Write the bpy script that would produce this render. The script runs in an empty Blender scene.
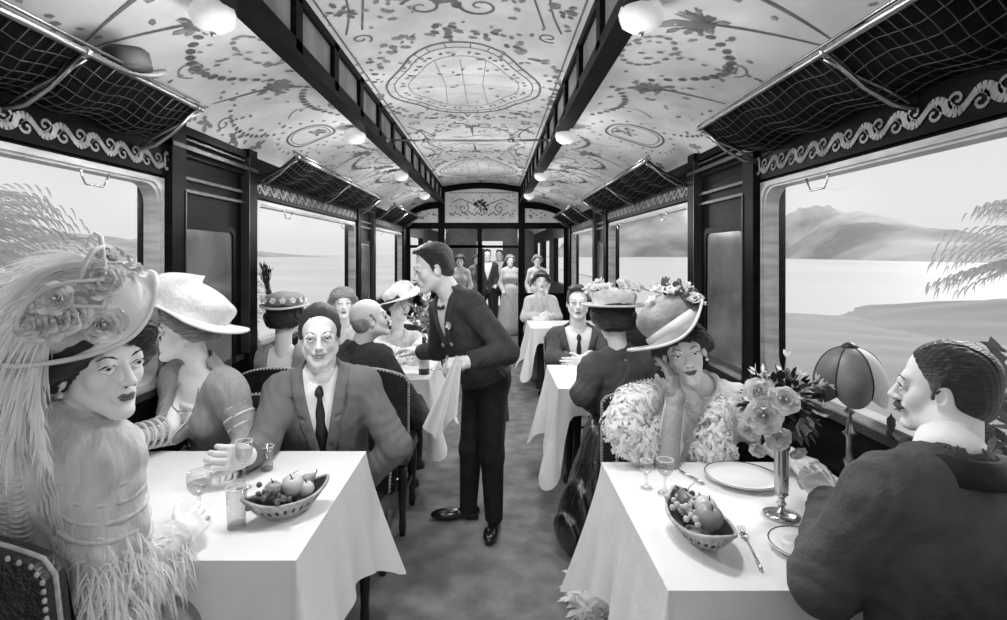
import bpy, math, random
import numpy as np
from math import pi, sin, cos, radians as rad
C = bpy.context.scene.collection
rng = random.Random(7)
NR = np.random.RandomState(3)
A = lambda *a: np.array(a, dtype=float)
EYE = 1.60; F_PX = 545.0; VX, VY = 493.0, 254.0     # principal point of the photograph, focal length in pixels
def P(px, py, d):                                     # real point at depth d that the photo shows at pixel px, py
    return A((px-VX)*d/F_PX, d, EYE-(py-VY)*d/F_PX)
def nrm(v):
    v = np.asarray(v, float); return v/(np.linalg.norm(v)+1e-12)

# ------------------------------------------------------------ materials (the picture is black and white)
MATS = {}
def mat(name, v, rough=0.6, metal=0.0, var=0.0, scale=8.0, bump=0.0, bscale=40.0, v2=None, stretch=(1,1,1), spec=0.4, sheen=0.0, sss=0.0, thr=None, emit=0.0):
    if name in MATS: return MATS[name]
    m = bpy.data.materials.new(name); m.use_nodes = True
    nt = m.node_tree; b = nt.nodes['Principled BSDF']
    b.inputs['Base Color'].default_value = (v, v, v, 1)
    b.inputs['Roughness'].default_value = rough
    b.inputs['Metallic'].default_value = metal
    b.inputs['Specular IOR Level'].default_value = spec
    if sheen: b.inputs['Sheen Weight'].default_value = sheen
    if emit:
        b.inputs['Emission Color'].default_value = (1, 1, 1, 1); b.inputs['Emission Strength'].default_value = emit
    if var or bump or v2 is not None:
        tc = nt.nodes.new('ShaderNodeTexCoord'); mp = nt.nodes.new('ShaderNodeMapping')
        mp.inputs['Scale'].default_value = stretch
        nt.links.new(tc.outputs['Object'], mp.inputs['Vector'])
    if var or v2 is not None:
        n = nt.nodes.new('ShaderNodeTexNoise'); n.inputs['Scale'].default_value = scale; n.inputs['Detail'].default_value = 6
        nt.links.new(mp.outputs['Vector'], n.inputs['Vector'])
        r = nt.nodes.new('ShaderNodeValToRGB')
        lo, hi = (v*(1-var), v*(1+var)) if v2 is None else (v, v2)
        r.color_ramp.elements[0].color = (lo, lo, lo, 1); r.color_ramp.elements[1].color = (hi, hi, hi, 1)
        a0, a1 = thr or (0.3, 0.7)
        r.color_ramp.elements[0].position = a0; r.color_ramp.elements[1].position = a1
        nt.links.new(n.outputs['Fac'], r.inputs['Fac']); nt.links.new(r.outputs['Color'], b.inputs['Base Color'])
    if bump:
        n2 = nt.nodes.new('ShaderNodeTexNoise'); n2.inputs['Scale'].default_value = bscale; n2.inputs['Detail'].default_value = 4
        nt.links.new(mp.outputs['Vector'], n2.inputs['Vector'])
        bp = nt.nodes.new('ShaderNodeBump'); bp.inputs['Strength'].default_value = bump; bp.inputs['Distance'].default_value = 0.02
        nt.links.new(n2.outputs['Fac'], bp.inputs['Height']); nt.links.new(bp.outputs['Normal'], b.inputs['Normal'])
    MATS[name] = m; return m
def glass(name, tint=0.97, refl=1.0, base=0.03):
    if name in MATS: return MATS[name]
    m = bpy.data.materials.new(name); m.use_nodes = True; nt = m.node_tree; nt.nodes.clear()
    o = nt.nodes.new('ShaderNodeOutputMaterial'); t = nt.nodes.new('ShaderNodeBsdfTransparent'); g = nt.nodes.new('ShaderNodeBsdfGlossy')
    t.inputs['Color'].default_value = (tint, tint, tint, 1); g.inputs['Roughness'].default_value = 0.05 if refl > .05 else .30
    l = nt.nodes.new('ShaderNodeLayerWeight'); l.inputs['Blend'].default_value = 0.25
    mm = nt.nodes.new('ShaderNodeMath'); mm.operation = 'MULTIPLY_ADD'; mm.inputs[1].default_value = refl; mm.inputs[2].default_value = base
    mx = nt.nodes.new('ShaderNodeMixShader')
    nt.links.new(l.outputs['Facing'], mm.inputs[0]); nt.links.new(mm.outputs[0], mx.inputs[0])
    nt.links.new(t.outputs[0], mx.inputs[1]); nt.links.new(g.outputs[0], mx.inputs[2]); nt.links.new(mx.outputs[0], o.inputs[0])
    MATS[name] = m; return m

def soft(name, v, tr=.4):
    if name in MATS: return MATS[name]
    m = bpy.data.materials.new(name); m.use_nodes = True; nt = m.node_tree; nt.nodes.clear()
    o = nt.nodes.new('ShaderNodeOutputMaterial'); d = nt.nodes.new('ShaderNodeBsdfDiffuse'); t = nt.nodes.new('ShaderNodeBsdfTranslucent'); mx = nt.nodes.new('ShaderNodeMixShader')
    d.inputs[0].default_value = (v, v, v, 1); t.inputs[0].default_value = (v, v, v, 1); mx.inputs[0].default_value = tr
    nt.links.new(d.outputs[0], mx.inputs[1]); nt.links.new(t.outputs[0], mx.inputs[2]); nt.links.new(mx.outputs[0], o.inputs[0])
    MATS[name] = m; return m
# ------------------------------------------------------------ mesh builder
class MB:
    def __init__(s): s.v = []; s.f = []; s.m = []
    def add(s, vs, fs, mi=0):
        o = len(s.v); s.v.extend([tuple(map(float, p)) for p in vs])
        for f in fs: s.f.append(tuple(int(i)+o for i in f)); s.m.append(mi)
    def box(s, lo, hi, mi=0):
        x0, y0, z0 = lo; x1, y1, z1 = hi
        s.add([(x0,y0,z0),(x1,y0,z0),(x1,y1,z0),(x0,y1,z0),(x0,y0,z1),(x1,y0,z1),(x1,y1,z1),(x0,y1,z1)],
              [(0,3,2,1),(4,5,6,7),(0,1,5,4),(1,2,6,5),(2,3,7,6),(3,0,4,7)], mi)
    def tube(s, pts, r, n=8, mi=0, closed=False, flat=1.0):
        pts = [np.asarray(p, float) for p in pts]; k = len(pts)
        rs = r if hasattr(r, '__len__') else [r]*k
        up = A(0.13, 0.21, 1.0); vs = []; prev = None
        for i, p in enumerate(pts):
            if closed: t = pts[(i+1) % k]-pts[i-1]
            else: t = pts[min(i+1, k-1)]-pts[max(i-1, 0)]
            t = nrm(t)
            a = np.cross(t, up if prev is None else prev)
            if prev is not None: a = prev-t*np.dot(prev, t)
            if np.linalg.norm(a) < 1e-6: a = np.cross(t, A(1, 0, 0))
            a = nrm(a); prev = a; b = np.cross(t, a)
            for j in range(n):
                q = 2*pi*j/n; vs.append(p+rs[i]*(a*cos(q)+b*sin(q)*flat))
        fs = []
        for i in range(k if closed else k-1):
            i2 = (i+1) % k
            for j in range(n):
                j2 = (j+1) % n; fs.append((i*n+j, i*n+j2, i2*n+j2, i2*n+j))
        if not closed: fs.append(tuple(range(n-1, -1, -1))); fs.append(tuple((k-1)*n+j for j in range(n)))
        s.add(vs, fs, mi)
    def lathe(s, prof, c, n=20, mi=0, R=None, fn=None):
        vs = []; R = np.eye(3) if R is None else R
        for (r, z) in prof:
            for j in range(n):
                q = 2*pi*j/n; p = A(r*cos(q), r*sin(q), z)
                if fn: p = fn(p, q, r, z)
                vs.append(np.asarray(c)+R@p)
        fs = [(i*n+j, i*n+(j+1) % n, (i+1)*n+(j+1) % n, (i+1)*n+j) for i in range(len(prof)-1) for j in range(n)]
        if prof[0][0] > 1e-6: fs.append(tuple(range(n-1, -1, -1)))
        if prof[-1][0] > 1e-6: fs.append(tuple((len(prof)-1)*n+j for j in range(n)))
        s.add(vs, fs, mi)
    def ell(s, c, r, R=None, n=12, mi=0):
        r = r if hasattr(r, '__len__') else (r, r, r); R = np.eye(3) if R is None else R
        vs = []; h = max(4, n//2)
        for i in range(h+1):
            a = pi*i/h
            for j in range(n):
                q = 2*pi*j/n; vs.append(np.asarray(c)+R@A(r[0]*sin(a)*cos(q), r[1]*sin(a)*sin(q), r[2]*cos(a)))
        fs = [(i*n+j, (i+1)*n+j, (i+1)*n+(j+1) % n, i*n+(j+1) % n) for i in range(h) for j in range(n)]
        s.add(vs, fs, mi)
    def grid(s, fn, nu, nv, mi=0, wrapu=False):
        vs = [fn(i/nu, j/nv) for i in range(nu+(0 if wrapu else 1)) for j in range(nv+1)]
        w = nv+1; mu = nu
        fs = [(i*w+j, ((i+1) % (nu if wrapu else nu+1))*w+j, ((i+1) % (nu if wrapu else nu+1))*w+j+1, i*w+j+1) for i in range(mu) for j in range(nv)]
        s.add(vs, fs, mi)
    def prism(s, outline, off, mi=0):      # closed polygon outline (3d points) extruded by vector off
        n = len(outline); off = np.asarray(off)
        vs = list(outline)+[np.asarray(p)+off for p in outline]
        fs = [tuple(range(n-1, -1, -1)), tuple(range(n, 2*n))]+[(i, (i+1) % n, n+(i+1) % n, n+i) for i in range(n)]
        s.add(vs, fs, mi)
    def leaf(s, p, d, side, L, W, bend=(0, 0, 0), mi=0, n=4, tip=0.0):
        p = np.asarray(p, float); d = nrm(d); side = nrm(side); bend = np.asarray(bend, float); vs = []
        for i in range(n+1):
            t = i/n; q = p+d*L*t+bend*t*t; w = W*(sin(pi*(0.08+0.92*t*(1-tip)))**0.8 if t < 1 else 0.06)
            vs += [q-side*w/2, q+side*w/2]
        s.add(vs, [(2*i, 2*i+1, 2*i+3, 2*i+2) for i in range(n)], mi)
    def rbox(s, c, h, r=0.01, R=None, mi=0, taper=None):   # box with bevelled edges
        R = np.eye(3) if R is None else R; c = np.asarray(c); vs = []; hx, hy, hz = h
        r = min(r, hx*.9, hy*.9, hz*.9)
        lv = [(-hz, -r), (-hz+r, 0), (hz-r, 0), (hz, -r)]
        for z, g in lv:
            k = 1.0 if not taper else (taper if z > 0 else 1.0)
            X, Y = hx*k+g, hy*k+g
            for (x, y) in [(-X+r, -Y), (X-r, -Y), (X, -Y+r), (X, Y-r), (X-r, Y), (-X+r, Y), (-X, Y-r), (-X, -Y+r)]:
                vs.append(c+R@A(x, y, z))
        fs = [tuple(range(7, -1, -1)), tuple(24+i for i in range(8))]
        for i in range(3):
            for j in range(8): fs.append((i*8+j, i*8+(j+1) % 8, (i+1)*8+(j+1) % 8, (i+1)*8+j))
        s.add(vs, fs, mi)

ORG = {}
def mk(name, mb, mats, parent=None, smooth=True, kind=None, label=None, auto=None):
    me = bpy.data.meshes.new(name)
    off = A(*ORG[parent.name]) if parent is not None and parent.name in ORG else A(0, 0, 0)
    v = np.asarray(mb.v, float).reshape(-1, 3)-off
    me.from_pydata(v.tolist(), [], mb.f)
    for m in (mats if isinstance(mats, (list, tuple)) else [mats]): me.materials.append(m)
    if me.polygons:
        me.polygons.foreach_set('material_index', mb.m)
        me.polygons.foreach_set('use_smooth', [smooth]*len(me.polygons))
    me.update()
    o = bpy.data.objects.new(name, me); C.objects.link(o)
    if auto:
        try: me.set_sharp_from_angle(angle=rad(auto))
        except Exception: pass
    if parent is not None:
        o.parent = parent
        if parent.name in ORG: ORG[o.name] = ORG[parent.name]
    if kind: o['kind'] = kind
    if label: o['label'] = label
    return o
def thing(name, label, cat, loc=(0, 0, 0), group=None):
    o = bpy.data.objects.new(name, None); C.objects.link(o); o.location = tuple(loc); o.empty_display_size = 0.1
    o['label'] = label; o['category'] = cat
    if group: o['group'] = group
    ORG[o.name] = tuple(loc); return o
def tag(o, label, cat, group=None):
    o['label'] = label; o['category'] = cat
    if group: o['group'] = group
    return o
def struct(name, mb, mats, smooth=False, auto=None, parent=None):
    o = mk(name, mb, mats, parent, smooth=smooth, auto=auto)
    if parent is None: o['kind'] = 'structure'
    return o
def recenter(o):          # give a single-mesh thing its own origin at its base
    me = o.data; n = len(me.vertices); a = np.empty(n*3); me.vertices.foreach_get('co', a); a = a.reshape(-1, 3)
    c = A((a[:, 0].min()+a[:, 0].max())/2, (a[:, 1].min()+a[:, 1].max())/2, a[:, 2].min())
    me.vertices.foreach_set('co', (a-c).ravel()); me.update(); o.location = tuple(c); return o
def dup(root, loc, rotz, label=None, group=None):
    r = root.copy(); C.objects.link(r); r.location = loc; r.rotation_euler = (0, 0, rotz)
    if label: r['label'] = label
    if group: r['group'] = group
    for ch in list(root.children):
        c = ch.copy(); C.objects.link(c); c.parent = r
        for g in list(ch.children):
            d = g.copy(); C.objects.link(d); d.parent = c
    return r

# ------------------------------------------------------------ frames and implicit surfaces
def Rz(a): c, s = cos(a), sin(a); return np.array([[c, -s, 0], [s, c, 0], [0, 0, 1.]])
def Rx(a): c, s = cos(a), sin(a); return np.array([[1., 0, 0], [0, c, -s], [0, s, c]])
def Ry(a): c, s = cos(a), sin(a); return np.array([[c, 0, s], [0, 1., 0], [-s, 0, c]])
class Fr:
    def __init__(s, o, R, k=1.0): s.o = np.asarray(o, float); s.R = R; s.k = k
    def pt(s, *v): return s.o+s.k*(s.R@A(*v))
    def loc(s, X): return ((X-s.o)@s.R)/s.k
    def sub(s, off, R=None, k=1.0): return Fr(s.pt(*off), s.R@(np.eye(3) if R is None else R), s.k*k)
class Field:
    def __init__(s): s.p = []; s.post = []
    def cone(s, a, b, r1, r2, k=0.02, op='u', flat=None):
        s.p.append(('c', np.asarray(a, float), np.asarray(b, float), r1, r2, k, op, flat)); return s
    def chain(s, pts, rs, k=0.02):
        for i in range(len(pts)-1): s.cone(pts[i], pts[i+1], rs[i], rs[i+1], k)
        return s
    def ell(s, c, r, R=None, k=0.02, op='u'):
        r = r if hasattr(r, '__len__') else (r, r, r)
        s.p.append(('e', np.asarray(c, float), A(*r), np.eye(3) if R is None else R, k, op)); return s
    def box(s, c, h, rd, R=None, k=0.02, op='u'):
        s.p.append(('b', np.asarray(c, float), A(*h), rd, np.eye(3) if R is None else R, k, op)); return s
    def fn(s, f): s.post.append(f); return s
    def bounds(s):
        lo = A(9, 9, 9)*9; hi = -lo
        for p in s.p:
            l, h = s.pb(p)
            if p[-2] == 's' or p[-1] == 's': continue
            lo = np.minimum(lo, l); hi = np.maximum(hi, h)
        return lo, hi
    def pb(s, p):
        if p[0] == 'c':
            r = max(p[3], p[4]); return np.minimum(p[1], p[2])-r, np.maximum(p[1], p[2])+r
        if p[0] == 'e':
            e = np.abs(p[3])@p[2]; return p[1]-e, p[1]+e
        e = np.abs(p[4])@(p[2]+p[3]); return p[1]-e, p[1]+e
    def mesh(s, h):
        lo, hi = s.bounds(); lo = lo-3*h-0.012; hi = hi+3*h+0.012
        n = np.maximum(((hi-lo)/h).astype(int)+1, 4)
        G = np.full(tuple(n), 0.12, np.float32)
        ax = [(lo[i]+h*np.arange(n[i])).astype(np.float32) for i in range(3)]
        for p in s.p:
            l, u = s.pb(p); k = p[-3] if p[0] == 'c' else p[-2]; op = p[-2] if p[0] == 'c' else p[-1]
            mg = k+2.5*h
            i0 = np.clip(((l-mg-lo)/h).astype(int), 0, n); i1 = np.clip(((u+mg-lo)/h).astype(int)+2, 0, n)
            if (i1 <= i0).any(): continue
            sl = tuple(slice(a, b) for a, b in zip(i0, i1))
            X = ax[0][sl[0]][:, None, None]; Y = ax[1][sl[1]][None, :, None]; Z = ax[2][sl[2]][None, None, :]
            if p[0] == 'c':
                a, b = p[1], p[2]; d = b-a; L2 = float(d@d)+1e-12
                x, y, z = X-a[0], Y-a[1], Z-a[2]
                t = np.clip((x*d[0]+y*d[1]+z*d[2])/L2, 0, 1)
                D = np.sqrt((x-t*d[0])**2+(y-t*d[1])**2+(z-t*d[2])**2)-(p[3]+(p[4]-p[3])*t)
            else:
                R = p[3] if p[0] == 'e' else p[4]
                x, y, z = X-p[1][0], Y-p[1][1], Z-p[1][2]
                q = [x*R[0, i]+y*R[1, i]+z*R[2, i] for i in range(3)]
                if p[0] == 'e':
                    r = p[2]; k0 = np.sqrt((q[0]/r[0])**2+(q[1]/r[1])**2+(q[2]/r[2])**2)
                    k1 = np.sqrt((q[0]/r[0]**2)**2+(q[1]/r[1]**2)**2+(q[2]/r[2]**2)**2)+1e-9
                    D = k0*(k0-1)/k1
                    D = np.where(k0 < 1e-3, -min(r), D)
                else:
                    w = [np.abs(q[i])-p[2][i] for i in range(3)]
                    D = np.sqrt(sum(np.maximum(c, 0)**2 for c in w))+np.minimum(np.maximum(np.maximum(w[0], w[1]), w[2]), 0)-p[3]
            a = G[sl]
            if op == 'u':
                hh = np.clip(0.5+0.5*(a-D)/k, 0, 1); G[sl] = a*(1-hh)+D*hh-k*hh*(1-hh)
            else:
                D = -D; hh = np.clip(0.5-0.5*(a-D)/k, 0, 1); G[sl] = a*(1-hh)+D*hh+k*hh*(1-hh)
        if s.post:
            X, Y, Z = np.meshgrid(*ax, indexing='ij'); Q = np.stack([X, Y, Z], -1)
            for f in s.post: G = f(G, Q)
        return nets(G, lo, h)
def nets(G, lo, h):
    S = G < 0; n = G.shape
    sl = lambda i, j, k: G[i:n[0]-1+i, j:n[1]-1+j, k:n[2]-1+k]
    sb = lambda i, j, k: S[i:n[0]-1+i, j:n[1]-1+j, k:n[2]-1+k]
    cs = [(i, j, k) for i in (0, 1) for j in (0, 1) for k in (0, 1)]
    cnt = sum(sb(*c).astype(np.int8) for c in cs); act = (cnt > 0) & (cnt < 8)
    I = np.argwhere(act); idx = np.full(act.shape, -1, np.int64); idx[act] = np.arange(len(I))
    vals = {c: sl(*c)[act] for c in cs}
    pos = np.zeros((len(I), 3)); w = np.zeros(len(I))
    for a in cs:
        for ax in range(3):
            if a[ax]: continue
            b = list(a); b[ax] = 1; b = tuple(b); va, vb = vals[a], vals[b]; m = (va < 0) != (vb < 0)
            t = np.where(m, va/(va-vb+1e-20), 0)
            q = np.tile(np.array(a, float), (len(I), 1)); q[:, ax] += t
            pos += q*m[:, None]; w += m
    V = lo+h*(I+pos/np.maximum(w, 1)[:, None]); Fq = []
    for ax in range(3):
        o = [i for i in range(3) if i != ax]
        a = [slice(None)]*3; b = [slice(None)]*3; a[ax] = slice(0, n[ax]-1); b[ax] = slice(1, n[ax])
        for q in o: a[q] = slice(1, n[q]-1); b[q] = slice(1, n[q]-1)
        s0, s1 = S[tuple(a)], S[tuple(b)]; E = np.argwhere(s0 != s1)
        flip = s0[s0 != s1]
        for q in o: E[:, q] += 1
        def cell(d1, d2):
            e = E.copy(); e[:, o[0]] -= d1; e[:, o[1]] -= d2; return idx[e[:, 0], e[:, 1], e[:, 2]]
        qd = np.stack([cell(1, 1), cell(0, 1), cell(0, 0), cell(1, 0)], 1)
        if ax == 1: flip = ~flip
        qd[~flip] = qd[~flip][:, ::-1]; Fq.append(qd)
    return V, np.concatenate(Fq)
def addf(mb, field, h, mi=0, mfn=None):
    V, Q = field.mesh(h)
    o = len(mb.v); mb.v.extend(map(tuple, V.tolist())); Q2 = (Q+o).tolist(); mb.f.extend(map(tuple, Q2))
    if mfn is None: mb.m.extend([mi]*len(Q2))
    else: mb.m.extend([int(x) for x in mfn(V[Q].mean(1))])
    return mb
# ------------------------------------------------------------ people
M_skin = mat('skin', 0.70, 0.55, var=0.06, scale=5, sheen=0.1)
M_skinp = mat('skin_pale', 0.82, 0.55, var=0.05, scale=5)
M_white = mat('eye_white', 0.62, 0.3); M_iris = mat('iris', 0.02, 0.2)
M_lip = mat('lips', 0.14, 0.5); M_lipm = mat('lips_pale', 0.24, 0.6)
M_brow = mat('eyebrow', 0.06, 0.8)
M_hair = mat('hair_dark', 0.022, 0.38, v2=0.06, scale=30, stretch=(1, 1, 6), bump=0.8, bscale=60, thr=(.45, .8), spec=0.6)
M_hairl = mat('hair_light', 0.16, 0.5, v2=0.42, scale=30, stretch=(1, 1, 5), bump=0.7, bscale=60)
M_hairg = mat('hair_grey', 0.28, 0.6, var=0.3, scale=30)
M_suit = mat('suit_grey', 0.15, 0.85, var=0.08, scale=14, bump=0.25, bscale=20, stretch=(2, 2, .6))
M_suitd = mat('suit_dark', 0.045, 0.85, var=0.3, scale=12, bump=0.3, bscale=50)
M_suitm = mat('suit_mid', 0.075, 0.85, var=0.2, scale=12, bump=0.3, bscale=50)
M_black = mat('black_cloth', 0.012, 0.8, var=0.3, scale=20, bump=0.2, bscale=50)
M_shirt = mat('shirt_white', 0.80, 0.7, bump=0.15, bscale=30)
M_tie = mat('tie_dark', 0.02, 0.6)
M_dressg = mat('dress_grey', 0.28, 0.8, var=0.10, scale=16, bump=0.4, bscale=26, stretch=(3, 3, .5))
M_dressl = mat('dress_light', 0.60, 0.8, var=0.12, scale=12, bump=0.5, bscale=22, stretch=(3, 3, .5))
M_dressw = mat('dress_white', 0.72, 0.75, var=0.10, scale=18, bump=0.7, bscale=45)
M_satin = mat('satin_black', 0.014, 0.22, spec=0.9, bump=0.8, bscale=14, stretch=(2.2, 2.2, .25))
M_lace = soft('lace_white', .90, .35)
M_glove = mat('glove_grey', 0.34, 0.7, var=0.1, scale=20, bump=0.4, bscale=60)
M_feather = soft('feather_white', .93, .42)
M_featherd = mat('feather_dark', 0.03, 0.8)
M_straw = mat('hat_cream', 0.66, 0.75, var=0.25, scale=9, bump=0.5, bscale=30)
M_felt = mat('hat_grey', 0.26, 0.75, var=0.4, scale=7, bump=0.5, bscale=30)
M_felth = mat('hat_trim_pale', 0.50, 0.7, v2=0.78, scale=9)  # pale felt of brim edges and hat bands
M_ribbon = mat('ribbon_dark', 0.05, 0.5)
M_petal = soft('petal_white', .86, .25); M_petalg = mat('petal_grey', 0.62, 0.7, var=0.3, scale=30)
M_metal = mat('brass_bright', 0.62, 0.25, 0.9); M_button = mat('button_light', 0.55, 0.3, 0.6)
M_shoe = mat('shoe_black', 0.01, 0.2, spec=0.8)
M_beads = mat('pearl', 0.75, 0.25)

def head_field(H, T, female, nb, kk=1.0):
    f = Field(); p = H.pt; R = H.R; s = H.k
    E = lambda c, r, k=.02, op='u', RR=None: f.ell(p(*c), tuple(s*q for q in r) if hasattr(r, '__len__') else s*r, R if RR is None else R@RR, s*k, op)
    Cn = lambda a, b, r1, r2, k=.02, op='u': f.cone(p(*a), p(*b), s*r1, s*r2, s*k, op)
    fm = 1 if female else 0
    E((0, -.016, .035), (.072, .092, .082))
    E((0, .018, -.03), (.055-.005*fm, .064, .078))
    for q in (-1, 1):
        Cn((q*(.050-.007*fm), .004, -.055+.004*fm), (q*(.016-.004*fm), .064, -.098), .017-.002*fm, .014, .025)
        E((q*.034, .052, -.024), (.021, .02, .024), .02)
        E((q*.031, .094, .004), (.015, .014, .0095), .012, 's')
        # lids
        Cn((q*.017, .080, .006), (q*.030, .0855, .0125), .0032, .0036, .004); Cn((q*.030, .0855, .0125), (q*.044, .076, .004), .0036, .0032, .004)
        Cn((q*.018, .080, -.002), (q*.031, .0835, -.0065), .0028, .003, .004); Cn((q*.031, .0835, -.0065), (q*.043, .076, -.001), .003, .0028, .004)
        E((q*.073, -.006, -.010), (.010, .019, .031), .006, 'u', Rz(-q*.35)); E((q*.079, .0, -.006), (.007, .009, .017), .006, 's')
        E((q*.011, .094, -.033), (.0075, .009, .0065), .006)
    Cn((-.030, .074, .022), (.030, .074, .022), .012, .012, .018)
    Cn((0, .084, .012), (0, .105, -.027), .0065, .0095, .010); E((0, .1055, -.029), (.0095, .010, .0085), .006)
    E((0, .078, -.060), (.024, .014, .019), .015); E((0, .074, -.098), (.018, .017, .015), .014)
    E((0, .098, -.078), (.016, .006, .004), .008, 's')
    n0 = p(0, -.022, -.05); n1 = np.asarray(nb)
    f.cone(n0, n1, s*(.053-.010*fm), s*(.060-.012*fm), s*.03)
    return f
def face_bits(mb, H, gaze=(0, 1, 0), smile=0.0, moustache=False, lipm=2, male=False):
    p = H.pt; R = H.R; s = H.k; gz = nrm(gaze)
    for q in (-1, 1):
        c = A(q*.031, .0715, .003); mb.ell(p(*c), s*.0128, R, 14, 1)
        e = c+gz*.0086; mb.ell(p(*e), (s*.0058,)*3, R, 10, 2)
        mb.tube([p(q*.016, .0845, .0055), p(q*.024, .0885, .0105), p(q*.032, .0892, .0118), p(q*.040, .0855, .0085), p(q*.047, .079, .003)], [s*.0010, s*.0018, s*.0021, s*.0018, s*.001], 6, 4)
        mb.tube([p(q*.013, .0855, .0195), p(q*.024, .0868, .0260), p(q*.036, .082, .0275), p(q*.048, .072, .021)], [s*.0016, s*.0026, s*.0024, s*.001], 6, 4)
        mb.ell(p(q*.0085, .1015, -.0395), (s*.0035, s*.003, s*.0018), R, 8, 4)
    w = .021+.008*smile; u = .006*smile
    mb.tube([p(-w, .083, -.0625+u), p(-.010, .0915, -.0585), p(0, .0925, -.0605), p(.010, .0915, -.0585), p(w, .083, -.0625+u)], [s*.001, s*.0040, s*.0034, s*.0040, s*.001], 8, 3)
    mb.tube([p(-w*.9, .083, -.0635+u), p(-.009, .0905, -.0675), p(.009, .0905, -.0675), p(w*.9, .083, -.0635+u)], [s*.001, s*.0046, s*.0046, s*.001], 8, 3)
    if smile > .5:
        mb.tube([p(-w*.75, .0868, -.0625+u*.6), p(0, .0945, -.0655), p(w*.75, .0868, -.0625+u*.6)], [s*.0008, s*.0032, s*.0008], 8, 1)
    if moustache:
        for q in (-1, 1): mb.tube([p(-q*.004, .094, -.049), p(q*.012, .095, -.051), p(q*.026, .088, -.056), p(q*.040, .078, -.053)], [s*.0055, s*.0085, s*.0065, s*.002], 8, 4)
def hand_field(wr, d, palm, side, curl=(.3, .35, .4, .45), thumb=(.6, .55), k=1.0, spread=.0, g=0.0):
    """wr wrist point, d direction of the fingers, palm direction the palm faces, side +1 right hand, -1 left hand"""
    y = nrm(d); z = -nrm(np.asarray(palm)-y*np.dot(palm, y)); x = np.cross(y, z); R = np.stack([x, y, z], 1)
    H = Fr(wr, R, k); f = Field(); s = k; p = H.pt
    f.box(p(0, .048, 0), (s*.028, s*.032, s*.004), s*(.010+g), R, s*.012)
    f.cone(p(0, -.01, 0), p(0, .03, 0), s*(.024+g), s*(.024+g), s*.02)
    f.cone(p(-side*.022, .02, -.008), p(-side*.026, .05, -.006), s*.014, s*.012, s*.012)
    L = [.040, .045, .042, .032]
    for i in range(4):
        bx = -side*(.030-.0195*i); a0 = -side*spread*(1.5-i); c = curl[i] if hasattr(curl, '__len__') else curl
        q = A(bx, .084-.004*abs(1-i), 0); an = 0.0; r = [.0098, .0088, .0080, .0068]
        for j, (m, ll) in enumerate(((1.0, 1.0), (1.2, .62), (.8, .50))):
            an -= c*m; q2 = q+A(sin(a0)*L[i]*ll*cos(an), cos(a0)*L[i]*ll*cos(an), sin(an)*L[i]*ll)
            f.cone(p(*q), p(*q2), s*(r[j]+g), s*(r[j+1]+g), s*.003); q = q2
    q = A(-side*.026, .028, -.006); t1, t2 = thumb
    q1 = q+.034*nrm(A(-side*sin(t1+.25), cos(t1), -.45)); q2 = q1+.030*nrm(A(-side*sin(t2), cos(t2), -.35)); q3 = q2+.020*nrm(A(-side*sin(t2*.4), cos(t2*.4), -.3))
    f.cone(p(*q), p(*q1), s*.0135, s*(.0108+g), s*.008); f.cone(p(*q1), p(*q2), s*(.0108+g), s*(.0092+g), s*.003); f.cone(p(*q2), p(*q3), s*(.0092+g), s*(.007+g), s*.003)
    return f
from mathutils.bvhtree import BVHTree
from mathutils import Vector
def snapper(*objs):       # lay a trim on the surface of clothes or body
    ts = []
    for o in objs:
        og = A(*ORG.get(o.name, (0, 0, 0))); ts.append((BVHTree.FromPolygons([tuple(v.co) for v in o.data.vertices], [tuple(p.vertices) for p in o.data.polygons]), og))
    def f(p, off=.003, c=None):
        best = None
        for t, og in ts:
            if c is None: l, n, i, d = t.find_nearest(Vector(tuple(A(*p)-og)))
            else:           # look for the outermost surface along the ray from p towards c
                dr = nrm(A(*c)-A(*p)); l, n, i, d = t.ray_cast(Vector(tuple(A(*p)-og)), Vector(tuple(dr)))
                if l is None: continue
            if best is None or d < best[0]: best = (d, A(*l)+og, A(*n))
        if best is None: return A(*p)
        n = best[2] if c is None else nrm(A(*p)-A(*c)); return best[1]+n*off
    return f
class Person: pass
def torso_f(f, T, female, g=0.0, k=1.0, belly=0.0, hips=True):
    s = T.k; p = T.pt; R = T.R; G = g
    E = lambda c, r, kk=.05: f.ell(p(*c), tuple(s*q+G for q in r), R, s*kk)
    if female:
        f.cone(p(-.125, 0, -.050), p(.125, 0, -.050), s*.050+G, s*.050+G, s*.04)
        E((0, .005, -.14), (.132, .090, .15)); E((0, .0, -.30), (.100, .080, .14)); 
        if hips: E((0, -.005, -.47), (.155, .125, .14))
        for q in (-1, 1): E((q*.058, .070, -.175), (.060, .052, .058), .04)
    else:
        f.cone(p(-.150, 0, -.048), p(.150, 0, -.048), s*.056+G, s*.056+G, s*.04)
        E((0, .008, -.17), (.160, .108, .18)); E((0, .012+belly, -.34), (.140, .108+belly, .17)); 
        if hips: E((0, 0, -.50), (.158, .125, .13))
    for q in (-1, 1): f.cone(p(0, -.012, .03), p(q*.10, -.004, -.030), s*.040+G, s*.040+G, s*.04)
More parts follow.
